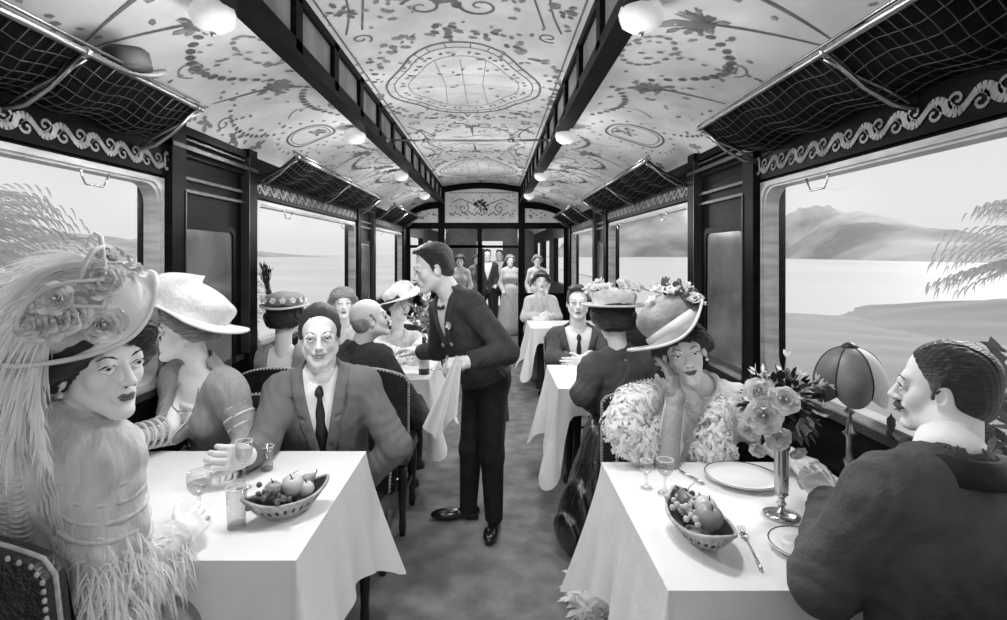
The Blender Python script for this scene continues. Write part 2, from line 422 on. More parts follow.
def person(label, S, N, yaw, down, head, arms, female=False, group=None, legs=None, hbody=.008, hhead=.0028, hhand=.0028, skin=None, gaze=(0, 1, 0), smile=0, moustache=False, base=None, ty=None, face=True, headk=1.0, baldcap=False):
    """N neck base, down = point of the pelvis, head = (centre, yaw, pitch, roll), arms = {side: (elbow, wrist, dir, palm, curl, thumb)}"""
    Z = Person(); Z.S = S; Z.female = female
    z = nrm(np.asarray(N)-np.asarray(down)); x0 = Rz(rad(yaw))@A(1, 0, 0); y = nrm(np.cross(z, x0)); x = np.cross(y, z)
    Z.T = T = Fr(N, np.stack([x, y, z], 1), S)
    hc, hy, hp, hr = head; Z.H = H = Fr(hc, Rz(rad(hy))@Rx(rad(hp))@Ry(rad(hr)), S*headk)
    Z.root = thing('person', label, 'person', base if base is not None else (down[0], down[1], 0), group)
    mb = MB(); nb = T.pt(0, -.01, -.02)
    addf(mb, head_field(H, T, female, nb), hhead)
    if face: face_bits(mb, H, gaze, smile, moustache)
    Z.arm = {}
    f = Field(); torso_f(f, T, female, -.010, hips=False)
    hw = .150 if not female else .125
    for sd, q in arms.items():
        sh = T.pt(sd*hw, 0, -.048); el, wr = A(*q[0]), A(*q[1]); Z.arm[sd] = (sh, el, wr, nrm(q[2]))
        if q[2] is not None:
            k = .85 if female else 1
            f.chain([sh, el, wr, wr+nrm(q[2])*.012], [S*.045*k, S*.036*k, S*.026*k, S*.024*k], S*.02)
            hf = hand_field(wr, q[2], q[3], sd, q[4], q[5], S*headk*(.90 if female else 1.0)); addf(mb, hf, hhand)
    addf(mb, f, hbody)
    Z.body = mk('body', mb, [skin or (M_skinp if female else M_skin), M_white, M_iris, M_lip if female else M_lipm, M_brow], Z.root)
    return Z
def local_post(Fr_, fn):
    def g(G, Q):
        L = Fr_.loc(Q); return fn(G, L[..., 0], L[..., 1], L[..., 2])
    return g
def garment(Z, name, mats, g=.012, h=.007, neck=.062, V=None, lapel=False, cuff=True, sleeve=(.062, .052, .038), puff=None, extra=None, folds=.003, zcut=None, short=None, upper=None, square=None, hips=True, belly=0.0, seed=1, k=1.0, neckz=.02, wrist=True):
    T = Z.T; S = Z.S; f = Field(); torso_f(f, T, Z.female, g, belly=belly, hips=hips)
    for sd, (sh, el, wr, dr) in Z.arm.items():
        a, b, c = [S*q for q in sleeve]
        w = wr if short is None else wr+(el-wr)*short
        f.cone(sh, el if upper is None else sh+(el-sh)*upper, a, b, S*.03)
        if upper is None: f.cone(el, w, b, c, S*.02)
        if puff:
            pz, pr = puff; m = sh+(el-sh)*pz; f.ell(m, tuple(S*q for q in pr), T.R, S*.04)
    if extra: extra(f, Z)
    if folds:
        ph = seed*1.7
        def fo(G, Q):
            q = Q.reshape(-1, 3)
            a = np.sin(q[:, 0]*70+3*np.sin(q[:, 2]*23+ph)+2*np.sin(q[:, 1]*31))*np.sin(q[:, 2]*41+2.5*np.sin(q[:, 0]*29+ph)+q[:, 1]*26)
            return G+(folds*a).reshape(G.shape)
        f.fn(fo)
    if V:
        z0, slope = V
        def fv(G, x, y, z):
            w = np.maximum(0, (z-z0))*slope; d = np.maximum((np.abs(x)-w)*.85, -(y-.01))*S
            if lapel:
                lw = .030+.012*np.clip((z-z0)/.2, 0, 1); e = np.abs(x)-w; notch = (z > -.118+.25*(e)) & (z < -.104+.25*e) & (e > .018)
                m = (e < lw) & (y > 0) & (z > z0) & ~notch
                G = G-.007*m+.006*((e > lw) & (e < lw+.009) & (y > 0) & (z > z0+.02) & (z < -.03))
            return np.maximum(G, -d)
        f.fn(local_post(T, fv))
    if square:
        zb, hw = square
        f.fn(local_post(T, lambda G, x, y, z: np.maximum(G, -np.maximum(np.maximum(np.abs(x)-hw, zb-z), -(y+.2))*S)))
    if neck:
        f.fn(local_post(T, lambda G, x, y, z: np.maximum(G, -(np.maximum(np.sqrt(x**2+((y-.0)*.9)**2)-neck, -(z-neckz+.9*np.clip(y, -.02, .1)))*S))))
    if zcut is not None:
        f.fn(local_post(T, lambda G, x, y, z: np.maximum(G, (zcut-z)*S)))
    if cuff:
        for sd, (sh, el, wr, dr) in Z.arm.items():
            if short is None:
                u = nrm(wr-el)
                def fc(G, Q, wr=wr, u=u):
                    t = (Q-wr)@u; r = np.linalg.norm(Q-wr, axis=-1); return np.where(r < S*.075, np.maximum(G, (t+S*.006)), G)
                f.fn(fc)
    mb = MB(); addf(mb, f, h); return mk(name, mb, mats, Z.root)
def shirt_part(Z, name, m, g=.004, h=.006, zcut=-.30, collar=True, cuffs=True, cz=0.0):
    T = Z.T; S = Z.S; f = Field(); torso_f(f, T, Z.female, g, hips=False)
    f.fn(local_post(T, lambda G, x, y, z: np.maximum(G, np.maximum((zcut-z), -np.minimum(np.maximum(np.sqrt(x**2+y**2)-.058, -(z-.0)), 9))*S)))
    mb = MB(); addf(mb, f, h)
    if collar:
        a = T.pt(0, -.008, -.012+cz); d = nrm(Z.H.pt(0, -.022, -.05)-a); x = nrm(np.cross(T.R[:, 1], d)); y = np.cross(d, x); R = np.stack([x, y, d], 1)
        pr = [(.064*S, -.022*S), (.063*S, .018*S), (.060*S, .050*S), (.056*S, .050*S)]; mb2 = mb; mb = MB()
        mb.lathe(pr, a, 28, 0, R, lambda p, q, r, z: A(p[0], p[1]*.98, z-(.012*S if sin(q) > .85 and z > 0 else 0)))
        mk('collar', mb, m, Z.root); mb = mb2
    if cuffs:
        for sd, (sh, el, wr, dr) in Z.arm.items():
            u = nrm(wr-el); cb = MB(); cb.tube([wr-u*.03*S, wr+u*.010*S, wr+u*.0101*S, wr-u*.02*S], [S*.033, S*.031, S*.027, S*.027], 16); mk('cuff', cb, m, Z.root)
    return mk(name, mb, m, Z.root)
def tie_part(Z, m):
    T = Z.T; S = Z.S; mb = MB(); s = lambda y, z, w, t=.010: [T.pt(-w, y, z), T.pt(0, y+t, z), T.pt(w, y, z), T.pt(0, y-t, z)]
    rows = [s(.074, .000, .008), s(.088, -.010, .015), s(.094, -.024, .017, .012), s(.095, -.040, .008), s(.108, -.08, .016), s(.118, -.16, .023), s(.122, -.26, .026), s(.12, -.30, .01)]
    vs = [v for r in rows for v in r]; fs = [(i*4+j, i*4+(j+1) % 4, (i+1)*4+(j+1) % 4, (i+1)*4+j) for i in range(len(rows)-1) for j in range(4)]+[(0, 1, 2, 3), tuple(len(vs)-4+j for j in (3, 2, 1, 0))]
    mb.add(vs, fs); return mk('necktie', mb, m, Z.root)
def buttons(Z, pts, m, r=.010):
    for q in pts:
        mb = MB(); mb.ell(Z.T.pt(*q), (r*Z.S, r*.45*Z.S, r*Z.S), Z.T.R, 12); mk('button', mb, m, Z.root)
def hair_man(Z, m, part=1, bald=False, h=.003, back=-.07, name='hair', slick=False):
    H = Z.H; s = H.k; f = Field(); p = H.pt; R = H.R
    if not bald:
        f.ell(p(0, -.020, .042), (s*.0765, s*.094, s*.084), R, s*.01)
        if not slick: f.ell(p(-.015*part, .036, .100), (s*.052, s*.046, s*.017), R, s*.03)
        if not slick: f.ell(p(.035*part, .03, .092), (s*.03, s*.045, s*.015), R, s*.02)
    f.ell(p(0, -.045, -.005), (s*.072, s*.062, s*.070), R, s*.02)
    for q in (-1, 1): f.cone(p(q*.070, -.002, .03), p(q*.071, .016, -.012), s*.010, s*.005, s*.012)
    def cut(G, x, y, z):
        face = np.maximum(np.maximum(-(y-(.040+.35*np.clip(z-.05, -.2, .1))), -(np.abs(x)*.0+y-.01)), z-.078)      # keep the face free
        side = np.maximum(np.maximum(-(y-.022), z-.078), -9)
        low = (back-z)+np.clip(y+.05, 0, .1)*.9
        G = np.maximum(G, -np.maximum(-(y-.024-.55*np.clip(z-.02, 0, .1)), (z-.088)+0*x)*s)
        G = np.maximum(G, low*s)
        if bald: G = np.maximum(G, (z-.045)*s)
        if slick: G = np.maximum(G, (y-.070+.42*np.clip(.11-z, 0, .1))*s)
        G = G+.0007*s/1.1*np.sin(x*420+14*np.sin(y*22)+z*60)
        # parting
        G = np.where((np.abs(x-part*.034) < .0022) & (z > .06), G+.004, G)
        return G
    f.fn(local_post(H, cut)); mb = MB(); addf(mb, f, h); return mk(name, mb, m, Z.root)
def hair_lady(Z, m, h=.003, bun=True, vol=1.0, low=-.035):
    H = Z.H; s = H.k; f = Field(); p = H.pt; R = H.R
    f.ell(p(0, -.030, .045), (s*.088*vol, s*.096*vol, s*.082), R, s*.01)
    for q in (-1, 1):
        f.cone(p(q*.055, .055, .062), p(q*.082, .005, .012), s*.026*vol, s*.028*vol, s*.02); f.cone(p(q*.082, .005, .012), p(q*.07, -.05, -.02), s*.027*vol, s*.028*vol, s*.02)
    f.cone(p(-.055, .055, .062), p(.055, .055, .062), s*.026*vol, s*.026*vol, s*.02)
    f.ell(p(0, -.085, -.01), (s*.062*vol, s*.045*vol, s*.05*vol), R, s*.02)
    for q in (-1, 1): f.cone(p(q*.074, -.022, -.004), p(q*.052, -.062, -.034), s*.034*vol, s*.030*vol, s*.02)
    def cut(G, x, y, z):
        G = np.maximum(G, -np.maximum(np.sqrt((x/1.0)**2+((z+.015)/1.18)**2)-.0535, -(y-.012))*s)
        G = np.maximum(G, (low-z+np.clip(y+.03, 0, .1)*.8)*s)
        return G+.0026*s/1.1*np.sin(x*230+9*np.sin(z*40)+y*90+6*np.sin(x*30+z*50))
    f.fn(local_post(H, cut)); mb = MB(); addf(mb, f, h); return mk('hair', mb, m, Z.root)
def hat(Z, mats, off=(0, -.01, .055), R=None, rc=.085, hc=.10, brim=lambda q: .19, lift=lambda q, t: 0.0, crownfn=None, k=None, oval=1.12, nq=48, ctop=.8, edge=None):
    """wide brimmed hat: crown is material 0, brim 0, edge binding 1"""
    H = Z.H.sub(off, np.eye(3) if R is None else R); mb = MB(); p = H.pt
    def br(u, v, dz=0):
        q = 2*pi*u; r = rc*(1-v)+brim(q)*v; return p(r*cos(q), r*sin(q)*oval, lift(q, v)+dz)
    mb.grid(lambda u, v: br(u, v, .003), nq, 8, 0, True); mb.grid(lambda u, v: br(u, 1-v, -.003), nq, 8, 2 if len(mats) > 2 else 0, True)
    mb.tube([br(j/nq, 1.0) for j in range(nq)], H.k*.0055 if edge is None else H.k*edge, 6, 1, True)
    def cr(u, v):
        q = 2*pi*u; t = v; r = rc*(1.0+.10*sin(pi*t))*(1-(t**5)) if t < 1 else 0; z = hc*(t**.75)
        w = 1+.05*sin(3*q+2)*t+.04*sin(7*q)*t
        if crownfn: return p(*crownfn(q, t, r*w, z))
        return p(r*w*cos(q), r*w*sin(q)*oval, z+lift(q, 0))
    mb.grid(cr, nq, 12, 0, True)
    o = mk('hat', mb, mats, Z.root); return o, H
def ribbon_band(Z, H, hatobj, m, rc=.087, z0=.0, z1=.03, oval=1.12, name='hat_band', lift=None):
    mb = MB(); pr = lambda u, v: H.pt((rc+.004*sin(v*pi))*cos(2*pi*u), (rc+.004*sin(v*pi))*sin(2*pi*u)*oval, z0+(z1-z0)*v+(lift(2*pi*u, 0) if lift else 0))
    mb.grid(pr, 36, 4, 0, True); return mk(name, mb, m, hatobj)
def blossom(mb, c, r, up, mi=0, n=5, rg=rng, layers=2):
    up = nrm(up); a = nrm(np.cross(up, A(.3, .5, .8))); b = np.cross(up, a)
    for l in range(layers):
        rr = r*(1-.35*l); t0 = rg.random()*6
        for j in range(n):
            t = t0+2*pi*j/n; d = a*cos(t)+b*sin(t); mb.leaf(c, d+up*(.35+.8*l), np.cross(d, up), rr, rr*1.0, up*rr*.35, mi, 3)
    mb.ell(c+up*r*.22, r*.28, None, 6, mi)
def rose(mb, c, r, up, mi=0, mi2=1):
    up = nrm(up); a = nrm(np.cross(up, A(.3, .5, .8))); b = np.cross(up, a); c = A(*c)
    for l, (n, op, rr, hh) in enumerate(((6, 1.0, 1.0, .25), (5, .80, .84, .50), (4, .52, .66, .66), (4, .30, .5, .70), (3, .14, .38, .74))):
        t0 = rng.random()*6
        for j in range(n):
            t = t0+2*pi*(j+rng.uniform(-.12, .12))/n; d = a*cos(t)+b*sin(t); e = nrm(np.cross(d, up)); k = r*rr*rng.uniform(.88, 1.12); ph = rng.random()*6
            def g(u, v, d=d, e=e, k=k, op=op, hh=hh, ph=ph, l=l):
                w = (u-.5)*2; q = v**.8; out = k*op*sin(q*1.45)*(1-.10*w*w); h = k*hh*(q*1.15-.35*op*q**3)+k*.16*w*w*q; wd = k*(.16+.52*sin(pi*min(.80, q*.8+.08)))
                return c+d*(out+k*.10)+up*(h+.05*k*sin(5*w+ph)*q)+e*w*wd-d*(k*.20*w*w*q)
            mb.grid(g, 5, 5, mi2 if (j+l) % 3 == 2 else mi)
    mb.ell(c+up*r*.40, (r*.10, r*.10, r*.18), np.stack([a, b, up], 1), 8, mi2)
def fluff(mb, path, rad_, n, L, W, mi=0, droop=.3, seed=1):
    """feather boa or lace: many small curled leaves lying over a core path"""
    rg = random.Random(seed); path = [A(*q) for q in path]; m = len(path)-1
    for i in range(n):
        t = rg.random()*m; k = min(int(t), m-1); c = path[k]*(1-(t-k))+path[k+1]*(t-k); d = nrm(A(rg.gauss(0, 1), rg.gauss(0, 1), rg.gauss(0, 1)))
        s_ = nrm(np.cross(d, A(rg.gauss(0, 1), rg.gauss(0, 1), rg.gauss(0, 1)))); r = rad_ if not hasattr(rad_, '__len__') else rad_[k]*(1-(t-k))+rad_[k+1]*(t-k)
        l = L*(.6+.8*rg.random()); mb.leaf(c+d*r*(.75+.3*rg.random()), d*.45+s_, np.cross(d, s_), l, W*(.7+.6*rg.random()), A(0, 0, -droop*l)-d*l*.25, mi, 3)
def bez(pts, n):
    pts = [A(*p) for p in pts]; out = []
    for i in range(n+1):
        t = i/n; q = [p.copy() for p in pts]
        while len(q) > 1: q = [q[j]*(1-t)+q[j+1]*t for j in range(len(q)-1)]
        out.append(q[0])
    return out
def plume(mb, pts, n, L, W, mi=0, seed=1, down=.5, rz=.002, spr=.45):
    """ostrich feather: a quill with many long drooping barbs"""
    rg = random.Random(seed); sp = bez(pts, 24); mb.tube(sp, [rz*(1.3-i/25) for i in range(25)], 5, mi)
    for i in range(n):
        t = (i+rg.random())/n*24*.999; k = int(t); c = sp[k]*(1-(t-k))+sp[min(k+1, 24)]*(t-k); tg = nrm(sp[min(k+1, 24)]-sp[k])
        a = nrm(np.cross(tg, A(rg.gauss(0, 1), rg.gauss(0, 1), rg.gauss(0, 1)))); l = L*(.6+.6*rg.random())*(.7+.5*sin(pi*min(.97, t/24+.1)))
        mb.leaf(c+a*.004, tg+a*spr*rg.uniform(.4, 1.2), np.cross(a, tg), l, W*(.6+.8*rg.random()), A(0, 0, -down*l), mi, 5)
def earring(Z, sd):
    mb = MB(); mb.ell(Z.H.pt(sd*.078, -.004, -.052), .0065*Z.S, None, 8); mb.ell(Z.H.pt(sd*.078, -.004, -.040), .003*Z.S, None, 6); return mk('earring', mb, M_beads, Z.root)
def lower_body(Z, P0, yaw, name, m, skirt=False, knee=None, h=.012, kh=.56, reach=.40, splay=.10):
    """seated legs, or the skirt over them"""
    S = Z.S; R = Rz(rad(yaw)); f = Field(); P0 = A(*P0); mb = MB(); zs = []
    for q in (-1, 1):
        hp = P0+R@A(q*.09, 0, 0); kn = P0+R@A(q*splay, reach, 0); kn[2] = kh; an = kn+R@A(0, .02, 0); an[2] = .09
        if not skirt: f.chain([hp, kn, an], [.095, .070, .048], .03)
        else: f.chain([hp, kn, an+A(0, 0, .06)], [.13, .11, .14], .08)
        zs.append(an)
    f.ell(P0, (.16*S, .14*S, .10*S), R, .04)
    f.fn(lambda G, Q: np.maximum(G, (.005 if skirt else .07)-Q[..., 2]))
    if skirt: f.fn(lambda G, Q: G+.006*np.sin(Q[..., 0]*60+np.sin(Q[..., 2]*9))*np.cos(Q[..., 1]*45)*np.clip((.6-Q[..., 2])*2, 0, 1))
    addf(mb, f, h); o = mk(name, mb, m, Z.root)
    if not skirt:
        for an in zs: shoe(Z, an, R@A(0, 1, 0))
    return o
def shoe(Z, an, d, S=1.0):
    an = A(*an); d = nrm(d); f = Field(); g = A(an[0], an[1], 0); x = nrm(np.cross(d, A(0, 0, 1))); R = np.stack([x, d, A(0, 0, 1)], 1)
    f.ell(g+d*.12*S+A(0, 0, .030*S), (.043*S, .095*S, .032*S), R, .03); f.ell(g-d*.015*S+A(0, 0, .040*S), (.036*S, .055*S, .042*S), R, .03)
    f.cone(g+A(0, 0, .05), g+A(0, 0, .095), .042*S, .046*S, .02); f.box(g-d*.03*S+A(0, 0, .008), (.026*S, .024*S, .004), .006, R, .008)
    f.fn(lambda G, Q: np.maximum(G, .001-Q[..., 2])); mb = MB(); addf(mb, f, .006); return mk('shoe', mb, M_shoe, Z.root)
# ------------------------------------------------------------ the carriage
M_wood = mat('wood_dark', 0.004, 0.36, v2=0.009, scale=4, stretch=(1, 1, 8), spec=0.02)
M_woodm = mat('wood_mid', 0.022, 0.35, v2=0.045, scale=5, stretch=(1, 6, 1), spec=0.25)
M_woodl = mat('wood_edge', 0.12, 0.35, var=.3, scale=6)
M_ceil = mat('ceiling_cream', 0.60, 0.85, v2=0.82, scale=3.6, spec=.1)
M_orn = mat('ceiling_ornament', 0.16, 0.8, var=0.35, scale=12)
M_orns = mat('ceiling_ornament_soft', 0.27, 0.8, var=0.3, scale=10)
M_friz = mat('frieze_scroll', 0.10, 0.7, v2=0.26, scale=14)
M_carpet = mat('carpet', 0.13, 0.95, v2=0.26, scale=7, bump=.4, bscale=180)
M_frame = mat('window_frame_metal', 0.24, 0.4, v2=0.42, scale=6, stretch=(1, 1, 5))
M_pane = glass('window_glass', .99, .02, .006)
M_frost = mat('frosted_panel', 0.16, 0.6, v2=0.36, scale=5)
M_net = mat('rack_net', 0.03, 0.6)
M_rail = mat('rack_brass', 0.30, 0.28, 0.9)
M_mirror = mat('mirror_panel', 0.055, 0.15, v2=0.16, scale=3.5, spec=.5)
XL, XR = -1.48, 1.28
CL, CR = -.86, .48           # clerestory walls
ZB, ZT = EYE+.87, EYE+1.12   # foot and head of the clerestory
WB, WT = 1.02, EYE+.325      # window sill and head
Y0, YP, YE = -.25, 9.10, 17.0
BAYS = {-1: [(.30, 2.42), (3.34, 5.80), (6.70, 8.75)], 1: [(.30, 2.57), (3.48, 5.95), (6.80, 8.75)]}

def rr(u0, v0, u1, v1, r, n=6):
    pts = []
    for cx, cy, a in ((u1-r, v0+r, -90), (u1-r, v1-r, 0), (u0+r, v1-r, 90), (u0+r, v0+r, 180)):
        for i in range(n+1):
            q = rad(a+90*i/n); pts.append((cx+r*cos(q), cy+r*sin(q)))
    return pts
def ring(mb, o_, i_, w0, w1, to3, mi=0):     # band between two outlines, with depth w0..w1
    n = len(o_); vs = [to3(u, v, w) for (L, w) in ((o_, w0), (i_, w0), (i_, w1), (o_, w1)) for (u, v) in L]
    fs = [(a*n+j, a*n+(j+1) % n, ((a+1) % 4)*n+(j+1) % n, ((a+1) % 4)*n+j) for a in range(4) for j in range(n)]
    mb.add(vs, fs, mi)

# floor
mb = MB(); mb.box((XL-.1, Y0, -.12), (XR+.1, YE, 0)); struct('floor', mb, M_carpet)
# side walls: wainscot, piers and the board above the windows
def side_wall(name, X, sg):
    mb = MB(); t = .10; x0, x1 = (X-t, X) if sg < 0 else (X, X+t); zt = EYE+.62
    mb.box((x0, Y0, 0), (x1, YE, WB)); mb.box((x0, Y0, WT), (x1, YE, zt+.05))
    BY = BAYS[sg]; e = [Y0]+[q for b in BY for q in b]+[YP+.7, YP+2.4, YP+3.3, YP+5.0, YP+5.8, YE-.3, YE]
    for i in range(0, len(e)-1, 2): mb.box((x0, e[i], WB), (x1, e[i+1], WT))
    xi = X; s_ = -sg
    def strip(y0, y1, z0, z1, d, mi=0): mb.box((min(xi, xi+s_*d), y0, z0), (max(xi, xi+s_*d), y1, z1), mi)
    strip(Y0, YP, WB-.035, WB-.005, .018, 1); strip(Y0, YP, .0, .12, .02)
    strip(Y0, YP, WT+.14, WT+.16, .02)
    for (a, b) in [(BY[0][1], BY[1][0]), (BY[1][1], BY[2][0])]:      # pier pilasters and mouldings
        strip(a+.02, a+.13, 0, zt, .045); strip(b-.13, b-.02, 0, zt, .045)
        strip(a+.13, b-.13, WT-.03, WT-.015, .022, 1); strip(a+.13, b-.13, WT+.03, WT+.045, .022, 1)
        strip(a+.02, b-.02, WT+.165, WT+.185, .05, 1); strip(a+.16, b-.16, WT+.215, WT+.225, .03, 1); strip(a+.13, b-.13, WT+.24, WT+.28, .03)
        strip(a+.12, a+.127, WB, WT-.03, .050, 1); strip(b-.14, b-.132, WB, zt-.05, .050, 1)
    strip(BY[2][1]+.02, YP, 0, zt, .045)
    struct(name, mb, [M_wood, M_woodm])
side_wall('wall_left', XL, -1); side_wall('wall_right', XR, 1)

# friezes over the windows (running scroll on a dark board)
def frieze(n, X, sg, y0, y1, zc):
    mb = MB(); s_ = -sg; mb.box((min(X, X+s_*.022), y0, zc-.058), (max(X, X+s_*.022), y1, zc+.058)); xf = X+s_*.026
    w = lambda y, z: A(xf, y, z)
    def band(path, wd, mi=1):
        for i in range(len(path)-1):
            a, b = A(*path[i]), A(*path[i+1]); d = nrm(b-a); q = A(-d[1], d[0])
            wa = wd[i] if hasattr(wd, '__len__') else wd; wb = wd[i+1] if hasattr(wd, '__len__') else wd
            mb.add([w(*(a-q*wa/2)), w(*(b-q*wb/2)), w(*(b+q*wb/2)), w(*(a+q*wa/2))], [(0, 1, 2, 3)], mi)
    T = .145; ys = y0+.10; n_ = int((y1-y0-.2)/T); T = (y1-y0-.2)/n_
    path = [(ys+i*T/12, zc+.022*sin(2*pi*i/12)) for i in range(n_*12+1)]; band(path, [.028+.010*cos(2*pi*i/12) for i in range(n_*12+1)])
    for k in range(n_):
        c = (ys+(k+.28)*T, zc-.012); band([(c[0]+(.030-.0028*i)*cos(.7*i+2), c[1]+(.026-.0024*i)*sin(.7*i+2)) for i in range(10)], .009)
        c = (ys+(k+.76)*T, zc+.012); band([(c[0]+(.030-.0028*i)*cos(.7*i-1), c[1]+(.026-.0024*i)*sin(.7*i-1)) for i in range(10)], .009)
    for ye, q in ((y0+.012, 1), (y1-.012, -1)):
        a = ye; sq = [(a, zc-.042), (a, zc+.042), (a+q*.072, zc+.042), (a+q*.072, zc-.026), (a+q*.026, zc-.026), (a+q*.026, zc+.016), (a+q*.050, zc+.016)]; band(sq, .014)
    struct('trim_%d' % n, mb, [M_wood, M_friz])
k = 1
for bi in range(3):
    for X, sg in ((XL, -1), (XR, 1)):
        y0, y1 = BAYS[sg][bi]; frieze(k, X, sg, y0-.08, y1+.08, WT+.082); k += 1

# windows: metal frame with round corners, pane, pull handles
k = 1
for bi in range(3):
    for X, sg in ((XL, -1), (XR, 1)):
        y0, y1 = BAYS[sg][bi]; to = lambda u, v, w: A(X-sg*w, u, v); mb = MB()
        o_ = rr(y0-.012, WB-.012, y1+.012, WT+.012, .004); i_ = rr(y0+.034, WB+.03, y1-.034, WT-.022, .085)
        ring(mb, o_, i_, -.05, .014, to)
        o2 = rr(y0+.008, WB+.006, y1-.008, WT-.003, .06); i2 = rr(y0+.02, WB+.018, y1-.02, WT-.012, .075); ring(mb, o2, i2, .014, .022, to)
        w = struct('window_%d' % k, mb, M_frame)
        pm = MB(); q = rr(y0+.03, WB+.027, y1-.03, WT-.019, .085); pm.prism([to(u, v, -.02) for u, v in q], A(sg*.005, 0, 0))
        mk('pane', pm, M_pane, w, smooth=False)
        L = y1-y0
        for f_ in ((.22, .80) if k > 2 else (.14, .80)):
            yc = y0+L*f_; hw = .060; hm = MB(); z0 = WT-.022; xx = X-sg*.022
            hm.tube([A(xx, yc-hw-.012, z0), A(xx, yc-hw, z0-.03), A(xx, yc-hw+.015, z0-.052), A(xx, yc+hw-.015, z0-.052), A(xx, yc+hw, z0-.03), A(xx, yc+hw+.012, z0)], .0045, 6)
            mk('pull_handle', hm, M_metal, w)
        k += 1

# ceilings with painted garlands
class Surf:
    def __init__(s, f): s.f = f
    def pt(s, u, v, off=0.0):
        p = s.f(u, v); a = s.f(u+1e-3, v)-p; b = s.f(u, v+1e-3)-p; n = nrm(np.cross(a, b))
        if np.dot(n, A(-.1, p[1], 1.2)-p) < 0: n = -n
        return p+n*off
def stroke(mb, S, pts, w, mi=1, off=.003):
    pts = [A(*p) for p in pts]; n = len(pts)
    for i in range(n-1):
        a, b = pts[i], pts[i+1]; d = nrm(b-a); q = A(-d[1], d[0]); wa = w[i] if hasattr(w, '__len__') else w; wb = w[i+1] if hasattr(w, '__len__') else w
        mb.add([S.pt(*(a-q*wa/2), off), S.pt(*(b-q*wb/2), off), S.pt(*(b+q*wb/2), off), S.pt(*(a+q*wa/2), off)], [(0, 1, 2, 3)], mi)
def dot(mb, S, c, r, mi=1, n=6, off=.0035, st=1.0, a0=0):
    vs = []
    for j in range(n):
        q = 2*pi*j/n; x, y = r*st*cos(q), r*sin(q); vs.append(S.pt(c[0]+x*cos(a0)-y*sin(a0), c[1]+x*sin(a0)+y*cos(a0), off))
    mb.add(vs, [tuple(range(n))], mi)
def spiral(c, r0, turns, a0, sgn=1, n=26, r1=.01): return [(c[0]+(r0+(r1-r0)*i/n)*cos(a0+sgn*2*pi*turns*i/n), c[1]+(r0+(r1-r0)*i/n)*sin(a0+sgn*2*pi*turns*i/n)) for i in range(n+1)]
def swag(mb, S, a, b, sag, n=13, r=.014, mi=1):
    a, b = A(*a), A(*b)
    for i in range(n+1):
        t = i/n; p = a*(1-t)+b*t+A(*sag)*4*t*(1-t); dot(mb, S, p, 1.25*r*(1+.35*sin(pi*t)), mi, 6, st=1.25, a0=rng.random()*3)
def sprig(mb, S, c, r, n=16, mi=1, rr_=.012):
    for i in range(n):
        q = rng.random()*2*pi; d = r*rng.random()**.6; dot(mb, S, (c[0]+d*cos(q), c[1]+d*sin(q)), rr_*(.6+.8*rng.random()), mi, 5, st=1.8, a0=q)
def plume_orn(mb, S, tip, end, mi=1):
    t, e = A(*tip), A(*end); m = (t+e)/2+A(0, .05); pts = [t*(1-q)**2+2*m*q*(1-q)+e*q*q for q in [i/10 for i in range(11)]]
    stroke(mb, S, pts, [.020-.0014*i for i in range(11)], mi)
    d = nrm(t-e); q = A(-d[1], d[0])
    for i in range(26):
        a = (rng.random()-.5)*2.8; v = d*cos(a)+q*sin(a); l = .055+.06*rng.random(); stroke(mb, S, [t, t+v*l*.6, t+v*l+q*.01], [.006, .016, .005], mi if i % 3 else 2)
    sprig(mb, S, t, .045, 12, mi, .012); sprig(mb, S, t+d*.03, .10, 12, 2, .012)
def oval(mb, S, c, a, b, n=36, w=.014, mi=1, sup=2.6):
    for k_, (kk, ww, m_) in enumerate(((1, w, mi), (.82, w*.5, 2))):
        pts = []
        for i in range(n+1):
            q = 2*pi*i/n; cc, ss = cos(q), sin(q); pts.append((c[0]+a*kk*math.copysign(abs(cc)**(2/sup), cc), c[1]+b*kk*math.copysign(abs(ss)**(2/sup), ss)))
        stroke(mb, S, pts, ww, m_)
    sprig(mb, S, (c[0]-a*.3, c[1]), a*.5, 14, 2, .013)
